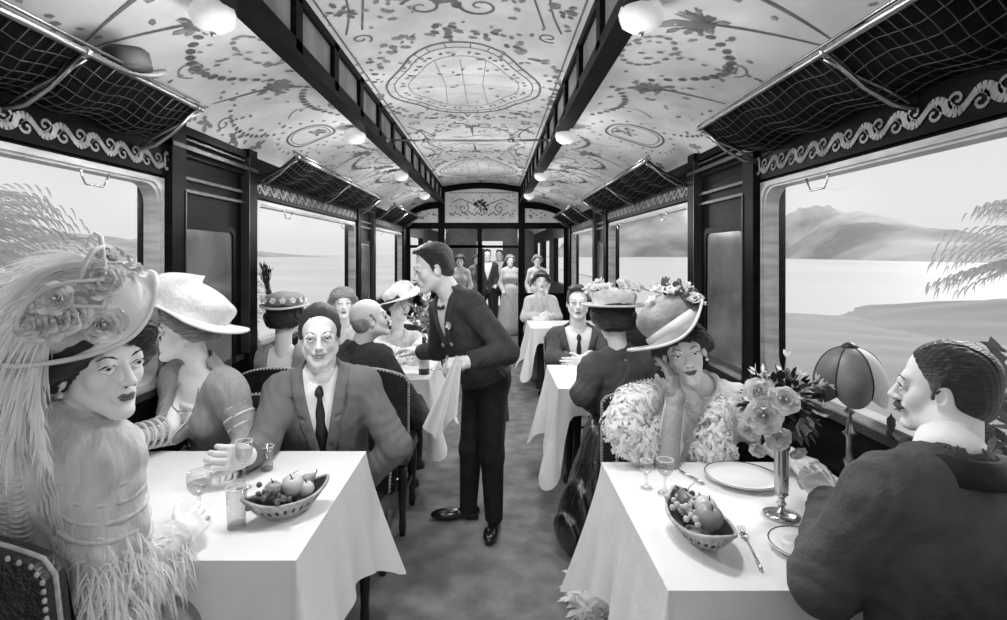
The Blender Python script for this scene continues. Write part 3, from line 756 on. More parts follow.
# side vaults: u is metres along the curve from the clerestory (0) to the wall, v is depth
def vault(side):
    x0, x1 = (CL-.02, XL+.0) if side < 0 else (CR+.03, XR); z0, z1 = ZB, EYE+.60
    W = abs(x1-x0)
    def f(u, v):
        t = u; ang = t*pi/2*.86; return A(x0+(x1-x0)*sin(ang)/sin(pi/2*.86), v, z0-(z0-z1)*(1-cos(ang))/(1-cos(pi/2*.86)))
    return Surf(f), W
for side, nm in ((-1, 'ceiling_side_left'), (1, 'ceiling_side_right')):
    S, W = vault(side); mb = MB(); mb.grid(lambda a, b: S.f(a, Y0+(YP-Y0)*b), 16, 30, 0); mb.grid(lambda a, b: S.f(a, YP+(YE-YP)*b), 8, 6, 0)
    mb.box((min(S.f(0,0)[0], S.f(1,0)[0]), Y0, ZB+.10), (max(S.f(0,0)[0], S.f(1,0)[0]), YE, ZB+.13), 0)
    S2 = Surf(lambda u, v, S=S, W=W: S.f(u/(W*1.12), v)); Wd = W*1.12
    for c in (.05, 3.68, 7.30):
        oval(mb, S2, (Wd*.46, c), Wd*.21, .17 if side < 0 else .20)
        for q in range(22):
            a = q/22*2*pi; dot(mb, S2, (Wd*.46+Wd*.33*cos(a), c+.27*sin(a)), .010, 2, 5, st=1.6, a0=a)
        for sg in (-1, 1):
            if c+sg*.6 < 8.9:
                swag(mb, S2, (Wd*.10, c+sg*.30), (Wd*.10, c+sg*.86), (Wd*.12, 0), 12, .010)
                for tt, ee in (((Wd*.30, c+sg*.92), (Wd*.68, c+sg*1.02)),) : plume_orn(mb, S2, tt, ee)
                swag(mb, S2, (Wd*.25, c+sg*1.02), (Wd*.25, c+sg*1.62), (Wd*.26, 0), 14, .012)
                swag(mb, S2, (Wd*.66, c+sg*.30), (Wd*.66, c+sg*.86), (Wd*.14, 0), 12, .009)
                plume_orn(mb, S2, (Wd*.26, c+sg*1.68), (Wd*.74, c+sg*1.80))
                for z_ in (.35, .62, .95, 1.2, 1.5): sprig(mb, S2, (Wd*(.84+.05*rng.random()), c+sg*z_), .055, 9, 1 if z_ in (.62, 1.2) else 2, .013)
                swag(mb, S2, (Wd*.74, c+sg*1.05), (Wd*.74, c+sg*1.68), (Wd*.12, 0), 12, .008, 2)
                stroke(mb, S2, [(Wd*(.14+.3*q/10), c+sg*(.42+.10*sin(q/10*pi))) for q in range(11)], .006, 2)
                for q in range(16):
                    g_ = 2*pi*q/16; dot(mb, S2, (Wd*(.14+.10*sin(g_)), c+sg*(1.36+.16*cos(g_))), .011, 2, 5, st=1.7, a0=g_)
                for q in range(60): dot(mb, S2, (Wd*rng.uniform(.05, .95), c+sg*rng.uniform(.3, 1.85)), rng.uniform(.006, .013), 2, 5, st=1.8, a0=rng.random()*3)
                stroke(mb, S2, spiral((Wd*.52, c+sg*1.36), .07, 1.3, 1, sg), .009, 2); stroke(mb, S2, spiral((Wd*.80, c+sg*.80), .06, 1.3, 2, -sg), .009, 1)
                for q in range(9): dot(mb, S2, (Wd*(.12+.07*q), c+sg*(1.34+.03*sin(q))), .010, 2, 5, st=1.5)
    struct(nm, mb, [M_ceil, M_orn, M_orns], smooth=True)
# upper deck
def fu(u, v):       # u in metres from the left wall of the clerestory
    t = u/(CR-CL); return A(CL+u, v, ZT+.08*sin(pi*min(max(t, 0), 1)))
S = Surf(fu); mb = MB(); Wc = CR-CL; mb.grid(lambda a, b: fu(a*Wc, Y0+(YP-Y0)*b), 16, 24, 0); mb.grid(lambda a, b: fu(a*Wc, YP+(YE-YP)*b), 8, 4, 0)
for cy in (3.85, 7.6, .2):
    cx = Wc*.49
    def cart(k_): 
        pts = []
        for i in range(61):
            q = 2*pi*i/60; cq, sq = cos(q), sin(q); lob = 1+.07*cos(4*q)-.05*abs(cos(2*q))**6*0; x = .50*lob*math.copysign(abs(cq)**.85, cq); y = .72*lob*math.copysign(abs(sq)**.75, sq)*(1-.30*max(0, (abs(cq)-.62)/.38))
            pts.append((cx+k_*x, cy+k_*y))
        return pts
    stroke(mb, S, cart(1.0), .016, 1); stroke(mb, S, cart(.90), .007, 1); stroke(mb, S, cart(.72), .006, 2)
    a_, b_ = cart(.90), cart(1.0)
    for i in range(0, 60, 2): stroke(mb, S, [a_[i], b_[i]], .006, 1)
    for i in range(0, 60, 1):
        if i % 3: dot(mb, S, (A(*cart(.8)[i])), .011, 1 if i % 2 else 2, 5, st=1.8, a0=i)
    for i in (-1, 0, 1): stroke(mb, S, [(cx+i*.16, cy-.5), (cx+i*.13, cy), (cx+i*.16, cy+.5)], .004, 2); stroke(mb, S, [(cx-.38, cy+i*.22), (cx, cy+i*.2), (cx+.38, cy+i*.22)], .004, 2)
    for i in range(170):
        q = rng.random()*2*pi; kk = 1.14+.22*rng.random(); dot(mb, S, (cx+.52*kk*cos(q), cy+.74*kk*sin(q)), .016*(.6+.8*rng.random()), 1 if rng.random() < .5 else 2, 5, st=1.7, a0=rng.random()*3)
    for sg in (-1, 1):
        yb = cy+sg*1.22
        for sx in (-1, 1):
            stroke(mb, S, spiral((cx+sx*.14, yb), .105, 1.35, pi/2*(1-sg)+(.4), sx*sg), [.020-.0005*i for i in range(27)], 1)
            stroke(mb, S, spiral((cx+sx*.40, yb+sg*.30), .075, 1.25, 2, -sx), .013, 1)
            stroke(mb, S, [(cx+sx*(.40+.075*cos(2)+.10*t/8), yb+sg*(.30)+.07-sg*.05*t) for t in range(9)], .010, 1)
            stroke(mb, S, [(cx+sx*(.56-.1*sin(t/3)), yb-sg*.20+sg*.09*t) for t in range(10)], .010, 1)
            stroke(mb, S, spiral((cx+sx*.50, yb-sg*.28), .06, 1.2, 1, sx), .011, 1)
            for t in range(9): dot(mb, S, (cx+sx*(.30+.02*t), yb-sg*.1+sg*.10*t), .016, 2, 5, st=1.7, a0=t)
            sprig(mb, S, (cx+sx*.52, yb+sg*.05), .08, 12, 1, .012); sprig(mb, S, (cx+sx*.28, yb+sg*.12), .06, 9, 2, .013)
        sprig(mb, S, (cx, yb+sg*.05), .06, 14, 1, .014)
        for t in range(7): dot(mb, S, (cx, yb+sg*(.12+.05*t)), .018-.0015*t, 1, 5, st=1.4, a0=1.57)
        stroke(mb, S, [(cx-.2+.04*t, yb+sg*(.46+.05*sin(t*.63))) for t in range(11)], .012, 1)
for sx in (.06, Wc-.06): stroke(mb, S, [(sx, Y0+(YP-Y0)*i/40) for i in range(41)], .010, 1)
for i in range(420): dot(mb, S, (rng.uniform(.05, Wc-.05), rng.uniform(Y0, YP)), rng.uniform(.007, .015), 2, 5, st=1.8, a0=rng.random()*3)
struct('ceiling', mb, [M_ceil, M_orn, M_orns], smooth=True)
# clerestory walls with small frosted lights
for side, X, nm in ((-1, CL, 'wall_clerestory_left'), (1, CR, 'wall_clerestory_right')):
    mb = MB(); x0, x1 = (X-.06, X) if side < 0 else (X, X+.06); s_ = -side
    mb.box((x0, Y0, ZB-.02), (x1, YE, ZT+.02))
    xa = X+s_*.030; lo, hi = min(X, xa), max(X, xa)
    mb.box((lo, Y0, ZB-.022), (hi, YP, ZB+.045), 0); mb.box((lo, Y0, ZT-.035), (hi, YP, ZT+.012), 0)
    mb.box((min(X-.03*s_, X+.045*s_), Y0, ZB-.045), (max(X-.03*s_, X+.045*s_), YP, ZB-.020), 0)
    y = .1
    while y < YP-.3:
        mb.box((min(X, X+s_*.008), y+.05, ZB+.045), (max(X, X+s_*.008), y+.51, ZT-.035), 1)
        mb.box((lo, y-.04, ZB), (hi, y+.04, ZT), 0); y += .56
    struct(nm, mb, [M_wood, M_frost, M_woodm])
# end partition of the saloon
mb = MB(); pc = lambda x0, x1, z0, z1, mi=0, d=.05: mb.box((x0, YP-d/2, z0), (x1, YP+d/2, z1), mi)
zb = EYE+.42
pc(XL, XL+.10, 0, ZB-.1); pc(XR-.10, XR, 0, ZB-.1); pc(XL, XR, zb, zb+.10, 0, .08)
pc(CL-.05, CL+.06, 0, ZT-.0, 0, .09); pc(CR-.06, CR+.05, 0, ZT-.0, 0, .09)
pc(CL, CR, zb+.10, ZT+.03, 1, .03); pc(XL, CL, zb+.10, ZB-.1, 1, .03); pc(CR, XR, zb+.10, ZB-.1, 1, .03)
def archbar(pts, w):
    for i in range(len(pts)-1):
        (x0, z0), (x1, z1) = pts[i], pts[i+1]; mb.add([(x0, YP-.05, z0-w), (x1, YP-.05, z1-w), (x1, YP-.05, z1), (x0, YP-.05, z0), (x0, YP+.05, z0-w), (x1, YP+.05, z1-w), (x1, YP+.05, z1), (x0, YP+.05, z0)],
               [(0, 1, 2, 3), (7, 6, 5, 4), (0, 4, 5, 1), (3, 2, 6, 7)], 0)
archbar([(CL+(CR-CL)*i/12, ZT-.005+.075*sin(pi*i/12)) for i in range(13)], .10)
for sd in (-1, 1):
    Sv, W = vault(sd); archbar([(Sv.f(i/10, 0)[0], Sv.f(i/10, 0)[2]-.0) for i in range(11)], .11)
Sp = Surf(lambda u, v: A(u, YP-.017, v)); Sp.pt = lambda u, v, off=0: A(u, YP-.0185, v); cx = (CL+CR)/2; zc = (zb+.1+ZT)/2
for sx in (-1, 1):
    stroke(mb, Sp, [(cx+sx*(.05+.05*i), zc+.10-.02*abs(i-6)) for i in range(10)], .016, 2, -.004); stroke(mb, Sp, spiral((cx+sx*.30, zc-.06), .09, 1.3, 1, sx), .014, 2, -.004)
    for i in range(14): dot(mb, Sp, (cx+sx*.04*i, zc-.17+.02*(i % 3)), .015, 2, 5, -.004, 1.5, i); dot(mb, Sp, (cx+sx*(.04*i), zc+.20), .013, 3, 5, -.004, 1.5, i)
sprig(mb, Sp, (cx, zc), .11, 30, 2, .018)
for i in range(46): dot(mb, Sp, (CL+.1+(CR-CL-.2)*rng.random(), zb+.16+(ZT-zb-.25)*rng.random()), .012, 3, 5, -.004, 1.5, i)
for i in range(14): dot(mb, Sp, (XL+.2+.35*rng.random(), zb+.14+.2*rng.random()), .014, 2, 5, -.004, 1.5, i); dot(mb, Sp, (CR+.12+.3*rng.random(), zb+.14+.2*rng.random()), .014, 2, 5, -.004, 1.5, i)
# glazing bars and lower panels on both sides of the doorway
zt2 = EYE+.12
pc(XL, CR+.7, zb-.0, zb+.02); pc(XL+.1, -.15, zt2-.02, zt2+.03)
pc(-.26, -.18, 0, zb); pc(CL, CR, zt2-.02, zt2+.025, 0, .05)
pc(XL+.1, CL, 0, .95); pc(CR, XR-.1, 0, .95); pc(CL+.06, -.26, 0, .95)
pc(XL+.1, CL, .95, zt2, 4, .006); pc(CR, XR-.1, .95, zb, 4, .006); pc(CL+.06, -.26, .95, zt2, 4, .006); pc(CL, CR, zt2+.025, zb, 4, .006); pc(XL+.1, CL, zt2, zb, 4, .006)
struct('wall_end', mb, [M_wood, M_ceil, M_orn, M_orns, M_pane])
# open door leaf of the partition
mb = MB(); dx = -.17
for (y0, y1, z0, z1) in ((YP+.05, YP+.13, 0, zt2-.03), (YP+.62, YP+.70, 0, zt2-.03), (YP+.13, YP+.62, 0, .85), (YP+.13, YP+.62, zt2-.13, zt2-.03)): mb.box((dx-.02, y0, z0), (dx+.02, y1, z1))
o = struct('door_1', mb, M_woodm); pm = MB(); pm.box((dx-.003, YP+.13, .85), (dx+.003, YP+.62, zt2-.13)); mk('pane', pm, M_pane, o, smooth=False)
hm = MB(); hm.tube([A(dx+.02, YP+.64, 1.0), A(dx+.06, YP+.64, 1.0), A(dx+.06, YP+.56, 1.0)], .008, 6); mk('door_handle', hm, M_metal, o)
# far end of the next saloon
mb = MB(); mb.box((XL, YE-.05, 0), (-.5, YE, 2.6)); mb.box((.3, YE-.05, 0), (XR, YE, 2.6)); mb.box((-.5, YE-.05, 2.0), (.3, YE, ZT+.1)); mb.box((XL, YE-.05, 2.6), (XR, YE, 2.9)); struct('wall_far', mb, M_woodl)

# pier mirrors
for X, sg, ya, yb in ((XL, -1, 2.58, 3.06), (XR, 1, 2.76, 3.22), (XL, -1, 5.95, 6.5), (XR, 1, 6.12, 6.62)):
    nm = 'left' if sg < 0 else 'right'; far = ya > 4
    o = thing('wall_mirror', 'dull mirror panel on the %s wall between the %s windows' % (nm, 'second and third' if far else 'first and second'), 'mirror', (X-sg*.002, (ya+yb)/2, .95))
    to = lambda u, v, w: A(X-sg*w, u, v); q = rr(ya, .95, yb, 1.72, .03)
    m1 = MB(); m1.prism([to(u, v, .002) for u, v in q], A(-sg*.012, 0, 0)); mk('glass', m1, M_mirror, o, smooth=False)
    m2 = MB(); ring(m2, rr(ya-.03, .92, yb+.03, 1.75, .04), q, .001, .022, to); mk('frame', m2, M_wood, o, smooth=False)

# luggage racks: brackets, rail and knotted net
def rack(X, sg, y0, y1, label):
    zf, zw = EYE+.60, EYE+.475; xf = (-1.21 if sg < 0 else .985); s_ = -sg
    o = thing('luggage_rack', label, 'luggage rack', (X, (y0+y1)/2, zw), 'luggage racks over the windows')
    m1 = MB(); m1.tube([A(xf, y0, zf), A(xf, y1, zf)], .011, 8); m1.tube([A(xf+sg*.012, y0, zf+.03), A(xf+sg*.012, y1, zf+.03)], .005, 6); mk('front_rail', m1, M_rail, o)
    m2 = MB(); n = int((y1-y0)/.045)
    f = lambda u, v: A(X+s_*.01+(xf-X-s_*.01)*u, y0+(y1-y0)*v, zw+(zf-zw)*u-.035*sin(pi*u)+.012*sin(v*40))
    nu = 7
    for i in range(nu+1): m2.tube([f(i/nu, j/30) for j in range(31)], .0022, 3)
    for j in range(n+1): m2.tube([f(u/5, min(1, max(0, (j+.5*sin(u))/n))) for u in range(6)], .0022, 3)
    mk('net', m2, M_net, o)
    m4 = MB(); m4.grid(lambda u, v: f(u, v)+A(0, 0, .008), 6, 20); mk('net_lining', m4, mat('rack_lining', .003, .95, v2=.010, scale=14, stretch=(1, .4, 1), spec=.05), o)
    for y in [y0+.03]+([1.62] if y0 < 1 else [(y0+y1)/2])+[y1-.03]:
        m3 = MB()
        m3.tube([A(X+s_*.005, y, zw-.045), A(X+s_*.09, y, zw-.03), A(X+(xf-X)*.6, y, zw+.02), A(xf, y, zf)], [.009, .008, .007, .009], 8)
        m3.tube([A(X+s_*.03, y, zw-.03), A(X+s_*.12, y, zw+.02), A(X+(xf-X)*.8, y, zf-.055), A(xf, y, zf-.02)], .005, 6)
        m3.ell(A(xf, y, zf), .017, None, 8); mk('bracket', m3, M_rail, o)
for X, sg, w in ((XL, -1, 'left'), (XR, 1, 'right')):
    for i, (a, b) in enumerate(BAYS[sg]):
        rack(X, sg, a, (b+.12 if i else (2.27 if sg < 0 else 2.62)), 'brass railed net luggage rack above the %s window of the %s wall' % (('nearest', 'second', 'farthest')[i], w))
# soft hat lying in the near left rack
o = thing('soft_hat', 'dark soft hat lying in the near left luggage rack', 'hat', P(140, 78, 1.95))
mb = MB(); c = A(-1.26, 1.88, EYE+.63); Rh = Rz(.3)@Rx(.25)@(np.eye(3)*.72)
mb.lathe([(.0, -.010), (.14, -.012), (.165, .004), (.16, .010), (.10, .004), (.0, .003)], c, 28, 0, Rh, lambda p, q, r, z: A(p[0], p[1]*1.25, z+.02*sin(2*q)*r/.16)); mk('brim', mb, M_suitm, o)
mb = MB(); mb.lathe([(.098, .0), (.100, .05), (.092, .095), (.06, .115), (.03, .100), (0, .095)], c, 28, 0, Rh, lambda p, q, r, z: A(p[0], p[1]*1.25, z)); mk('crown', mb, mat('felt_dark', .03, .8, var=.3, scale=6), o)
mb = MB(); mb.lathe([(.1015, .004), (.1035, .03), (.1015, .032)], c, 28, 0, Rh, lambda p, q, r, z: A(p[0], p[1]*1.25, z)); mk('band', mb, M_black, o)

# globe lamps under the clerestory edge
M_globe = mat('lamp_glass', 0.55, 0.2, emit=.22); LAMPS = []
def globe(x, y, z, label):
    o = thing('ceiling_lamp', label, 'ceiling lamp', (x, y, z+.06), 'globe lamps along the ceiling')
    m1 = MB(); m1.lathe([(.0, .078), (.055, .078), (.062, .062), (.040, .050), (.046, .040), (.0, .036)], (x, y, z), 20); mk('rose', m1, M_rail, o)
    m2 = MB(); m2.lathe([(.040, .040), (.066, .018), (.075, -.010), (.064, -.042), (.036, -.062), (.0, -.068)], (x, y, z), 24, 0, None, lambda p, q, r, zz: A(p[0]*(1+.035*cos(10*q)), p[1]*(1+.035*cos(10*q)), zz)); mk('globe_shade', m2, M_globe, o)
    m3 = MB(); m3.ell(A(x, y, z-.072), .010, None, 8); mk('finial', m3, M_rail, o)
    LAMPS.append((x, y, z))
names = ['nearest', 'second', 'third', 'fourth', 'added fifth', 'farthest']
for i, y in enumerate((1.84, 3.72, 5.6, 7.5, 10.4, 13.0)):  # last two pairs are added to brighten the next saloon
    globe(-.945, y, EYE+.815, '%s fluted glass globe lamp along the left ceiling edge' % names[i]); globe(.500, y, EYE+.815, '%s fluted glass globe lamp along the right ceiling edge' % names[i])
# tie rod across the clerestory
o = thing('tie_rod', 'thin metal rod spanning the raised ceiling from side to side', 'rod', ((CL+CR)/2, 4.25, ZB))
mb = MB(); mb.tube([A(CL, 4.25, ZB+.02), A(CL+.35, 4.25, ZB+.015), A(CR-.35, 4.25, ZB+.015), A(CR, 4.25, ZB+.02)], .0085, 8); mk('rod', mb, M_rail, o)
for x in (CL+.02, CL+.34, CR-.34, CR-.02):
    mb = MB(); mb.tube([A(x-.03, 4.25, ZB+.016), A(x, 4.25, ZB+.016), A(x+.03, 4.25, ZB+.016)], [.011, .020, .011], 10); mk('collar', mb, M_rail, o)
# ------------------------------------------------------------ tables, cloths, chairs, tableware
M_cloth = mat('tablecloth_linen', 0.76, 0.85, var=.04, scale=3, bump=.25, bscale=12)
M_leather = mat('leather_dark', 0.012, 0.32, v2=0.026, scale=22, bump=.3, bscale=90, spec=.6)
M_trim = mat('chair_trim', 0.42, 0.45, var=.3, scale=60)
M_glass = glass('drinking_glass', .965, .55, .04)
M_wine = glass('wine', .80, .3, .04)
M_silver = mat('silver', 0.55, 0.22, 0.95); M_china = mat('china', 0.78, 0.25)
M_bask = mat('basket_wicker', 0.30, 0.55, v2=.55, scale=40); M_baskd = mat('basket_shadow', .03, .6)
TZ = .78
def table(x0, x1, y0, y1, desc, near_drop=.16, far_drop=.14, side='R', drop=.36, res=1):
    cx, cy = (x0+x1)/2, (y0+y1)/2
    o = thing('dining_table', 'wooden table hidden under the cloth of the %s' % desc, 'table', (cx, cy, 0))
    m = MB(); m.rbox((cx, cy, TZ-.022), ((x1-x0)/2-.006, (y1-y0)/2-.006, .014), .006); mk('tabletop', m, M_woodm, o, smooth=False)
    for py in (cy-.16, cy+.16):
        lx = x1-.14 if side == 'R' else x0+.14; m = MB(); m.lathe([(.05, 0), (.05, .03), (.026, .06), (.034, .20), (.024, .40), (.034, .62), (.045, TZ-.04)], (lx, py, 0), 14); mk('leg', m, M_woodm, o)
    # cloth: free side hangs long and flares at its corners, the wall side does not hang
    m = MB(); wall = -1 if side == 'R' else 1; n = 28*res
    m.grid(lambda u, v: A(x0-.0041+(x1-x0+.0082)*u, y0-.0041+(y1-y0+.0082)*v, TZ+.001+.0012*sin(u*19)*sin(v*13)), 14, 14)
    fs = x1 if side == 'R' else x0; sg = 1 if side == 'R' else -1
    ws = x0 if side == 'R' else x1
    path = []       # from wall/near corner along near edge to free side, along it, back along far edge
    for i in range(n+1): path.append((ws+(fs-ws)*i/n, y0, 0, -1, i/n, 'n'))
    K = 8
    for i in range(1, K): a = pi/2*i/K; path.append((fs, y0, sg*sin(a), -cos(a), i/K, 'cn'))
    for i in range(n+1): path.append((fs, y0+(y1-y0)*i/n, sg, 0, i/n, 'f'))
    for i in range(1, K): a = pi/2*i/K; path.append((fs, y1, sg*cos(a), sin(a), i/K, 'cf'))
    for i in range(n+1): path.append((fs+(ws-fs)*i/n, y1, 0, 1, i/n, 'r'))
    M = 10; vs = []
    for j, (x, y, nx, ny, t, k) in enumerate(path):
        if k == 'n': D = near_drop+(.05+drop*.7)*max(0, (t-.90)/.10)**2; fl = .015+.06*max(0, (t-.86)/.14)
        elif k == 'cn': D = near_drop+.05+drop*.7+(drop*.62-near_drop)*sin(pi*t)*1.0+(drop-near_drop-.05-drop*.7)*t; fl = .09+.06*sin(pi*t)
        elif k == 'f': e = min(t, 1-t)*2; D = drop+.14*(1-e)**3+.015*sin(t*9); fl = .05+.07*(1-e)**2
        elif k == 'cf': D = (drop+.14)*(1-t)+(far_drop+drop*.7)*t+.10*sin(pi*t); fl = .12+.06*sin(pi*t)
        else: D = far_drop+(drop*.75)*max(0, (.12-t)/.12)**1.5; fl = .012+.08*max(0, (.14-t)/.14)
        for r in range(M+1):
            q = r/M; wv = .013*sin(j*.42+1.3*q)*q*(1.0 if k in 'f' else .6)
            out = .004+(fl+wv)*q**1.2; vs.append((x+nx*out, y+ny*out, TZ+.001-D*q-.003*(q > 0)))
    fs_ = [(j*(M+1)+r, (j+1)*(M+1)+r, (j+1)*(M+1)+r+1, j*(M+1)+r+1) for j in range(len(path)-1) for r in range(M)]
    m.add(vs, fs_)
    c = mk('tablecloth', m, M_cloth); recenter(c); tag(c, 'white linen tablecloth on the %s' % desc, 'tablecloth'); return c
table(XL+.02, -.53, 1.46, 2.26, 'near left table', res=2); table(.43, XR-.02, 1.33, 2.14, 'near right table', side='L', res=2)
table(XL+.06, -.42, 3.56, 4.3, 'second left table'); table(.40, XR-.06, 3.32, 4.02, 'second right table', side='L', drop=.42)
table(XL+.06, -.5, 6.1, 6.8, 'far left table, beyond the waiter'); table(.42, XR-.06, 6.0, 6.7, 'small far right table near the partition', side='L', drop=.42)

def make_chair(label):
    """sitter faces +y; arched leather back with studded edge"""
    t = thing('dining_chair', label, 'chair', (0, 0, 0), 'leather dining chairs')
    m = MB(); m.rbox((0, .0, .43), (.235, .22, .045), .02, None, 0, .96); mk('seat', m, M_leather, t, smooth=True, auto=50)
    n = 26; hw = .245
    def top(u): return .905+.065*(1-abs(u)**2.2) if abs(u) < .93 else .905-.02*(abs(u)-.93)/.07
    def back(u, v, d):
        x = u*hw*(1-.05*(1-v)); yy = -.235+.035*u*u-.07*(v-.3)+d; return A(x, yy, .46+(top(u)-.46)*v)
    m = MB(); m.grid(lambda a, b: back(a*2-1, b, -.028-.0*b), n, 8); m.grid(lambda a, b: back(1-a*2, b, .022+.012*sin(pi*b)), n, 8)
    edge = [(-1, v/8) for v in range(9)]+[(-1+2*i/n, 1) for i in range(1, n+1)]+[(1, 1-v/8) for v in range(1, 9)]
    for i in range(len(edge)-1):
        a, b = edge[i], edge[i+1]; m.add([back(*a, -.028), back(*b, -.028), back(*b, .022), back(*a, .022)], [(0, 1, 2, 3)])
    mk('backrest', m, M_leather, t, auto=50)
    m = MB(); e3 = [back(*q, -.003) for q in edge]; m.tube(e3, .0055, 6)
    for sdy in (-.031,):
        e4 = [back(*q, sdy) for q in edge]; L = 0
        for i in range(len(e4)-1):
            a, b = e4[i], e4[i+1]; d = np.linalg.norm(b-a); k_ = max(1, int(d/.016))
            for q in range(k_): m.ell(a+(b-a)*q/k_, (.0058, .004, .0058), None, 5)
    mk('studded_edge', m, M_trim, t)
    for (x, y) in ((-.2, .18), (.2, .18), (-.2, -.2), (.2, -.2)):
        m = MB(); m.lathe([(.016, 0), (.022, .05), (.018, .10), (.026, .28), (.024, .39)], (x, y, 0), 10); mk('leg', m, M_woodm, t)
    m = MB(); m.tube([A(-.2, .18, .2), A(-.2, -.2, .2)], .010, 6); m.tube([A(.2, .18, .2), A(.2, -.2, .2)], .010, 6); m.tube([A(-.2, 0, .2), A(.2, 0, .2)], .010, 6); mk('stretcher', m, M_woodm, t)
    return t
CH = [((-1.10, 1.345), -3, 'studded leather chair at lower left holding the woman in the plumed hat'),
      ((.86, 1.16), 6, 'leather chair at lower right behind the moustached man'),
      ((-.75, 2.52), 180, 'chair of the man in the grey suit at the near left table'),
      ((-1.20, 2.53), 180, 'chair of the woman with the cream hat beside the left wall'),
      ((-.715, 3.30), 0, 'leather chair with light edge holding the balding man at the aisle'),
      ((-1.20, 3.30), 0, 'arch backed chair showing between the cream hatted woman and the grey suited man'),
      ((-.80, 4.62), 180, 'chair of the woman in the white hat at the second left table'),
      ((.84, 2.44), 180, 'chair of the woman leaning on her gloved hand at the near right table'),
      ((.80, 3.04), 0, 'dark glossy chair of the seated woman turned away in the aisle on the right'),
      ((.68, 4.40), 180, 'chair of the man with folded arms at the second right table')]
ch0 = make_chair(CH[0][2])
for i, ((x, y), a, lb) in enumerate(CH):
    if i == 0: ch0.location = (x, y, 0); ch0.rotation_euler = (0, 0, rad(a))
    else:
        c_ = dup(ch0, (x, y, 0), rad(a), lb)
        c_.scale = (1, 1, {2: .90, 3: .90, 8: .95}.get(i, 1.0))
ch0.scale = (1, 1, 1.09)

# glasses
def goblet(loc, hgt, r, label, wine=False, stem=.5, group=None):
    x, y = loc; z = TZ+.004; t = thing('wine_glass', label, 'glass', (x, y, z)); s_ = hgt*stem
    m = MB(); m.lathe([(0, 0), (r*.85, .001), (r*.8, .004), (.006, .010), (.0035, s_*.6), (.006, s_)], (x, y, z), 24); mk('stem', m, M_glass, t)
    m = MB(); b = hgt-s_; pr = [(.004, 0), (r*.55, b*.12), (r*.92, b*.38), (r, b*.65), (r*.93, b)]; m.lathe([(q, s_+w) for q, w in pr]+[(q-.0018, s_+w) for q, w in reversed(pr[1:])], (x, y, z), 28); mk('bowl', m, M_glass, t)
    m = MB(); m.tube([A(x+r*.925*cos(q/24*2*pi), y+r*.925*sin(q/24*2*pi), z+hgt) for q in range(24)], .0012, 5, 0, True); mk('rim', m, M_china, t)
    if wine:
        m = MB(); m.lathe([(0, s_+.004), (r*.50, s_+b*.14), (r*.86, s_+b*.38), (r*.93, s_+b*.55), (0, s_+b*.55)], (x, y, z), 24); mk('wine', m, M_wine, t)
    return t
def tumbler(loc, hgt, r, label):
    x, y = loc; z = TZ+.004; t = thing('tumbler', label, 'glass', (x, y, z))
    m = MB(); m.lathe([(r*.86, 0), (r*.88, hgt*.2), (r, hgt), (r-.002, hgt), (r*.84, .012), (0, .012)], (x, y, z), 28); mk('glass', m, M_glass, t)
    m = MB(); m.lathe([(0, .001), (r*.86, .001), (r*.87, .010), (0, .010)], (x, y, z), 24); mk('thick_base', m, M_wine, t)
    m = MB(); m.tube([A(x+r*cos(q/24*2*pi), y+r*sin(q/24*2*pi), z+hgt) for q in range(24)], .0012, 5, 0, True); mk('rim', m, M_china, t)
goblet((-.90, 1.67), .150, .037, 'stemmed glass half full in front of the plumed woman\'s fingers', True)
tumbler((-.767, 1.63), .118, .030, 'tall straight tumbler beside the plumed woman\'s hand')
goblet((-.868, 1.90), .165, .030, 'stemmed glass held by the man in the grey suit', True)
tumbler((-.853, 2.06), .090, .024, 'small tumbler between the grey suited man\'s hand and the fruit basket')
tumbler((-1.40, 2.16), .075, .022, 'tiny tumbler near the window edge of the left table')
goblet((.535, 1.90), .095, .024, 'smaller stemmed glass at the left corner of the right table', False)
goblet((.587, 1.86), .115, .030, 'larger stemmed glass beside the fruit basket of the right table', True)

# boat shaped fruit baskets
def basket(c, yaw, L, W, Hh, label):
    R = Rz(yaw); c = A(*c); t = thing('fruit_basket', label, 'basket', c)
    def f(u, v, k=1.0):      # u around, v from foot to rim
        q = 2*pi*u; e = .42+.58*v**.7; x = cos(q)*L/2*e*k; y = sin(q)*(abs(sin(q))**.35)*W/2*e*k; z = Hh*v*(1+.55*abs(cos(q))**3); return c+R@A(x, y, z+.004)
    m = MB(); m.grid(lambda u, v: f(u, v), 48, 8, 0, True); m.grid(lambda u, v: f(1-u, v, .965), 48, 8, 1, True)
    for i in range(26):
        m.tube([f(i/26, v/5*.92+.04, 1.02) for v in range(6)], .0026, 4, 0)
        m.leaf(f((i+.5)/26, .30, 1.012), f((i+.5)/26, .8)-f((i+.5)/26, .3), f((i+.9)/26, .5)-f((i+.1)/26, .5), Hh*.45, .012, (0, 0, 0), 1, 3)
    mk('woven_body', m, [M_bask, M_baskd], t)
    m = MB(); m.tube([f(i/48, 1.0, 1.0) for i in range(48)], .0055, 6, 0, True); m.tube([f(i/48, .0, 1.0) for i in range(48)], .005, 6, 0, True); mk('rim', m, M_bask, t); return R
M_f = [mat('fruit_%s' % n_, v, .38, var=.25, scale=9, spec=.6) for n_, v in (('pale', .55), ('mid', .30), ('dark', .11), ('grape', .05))]
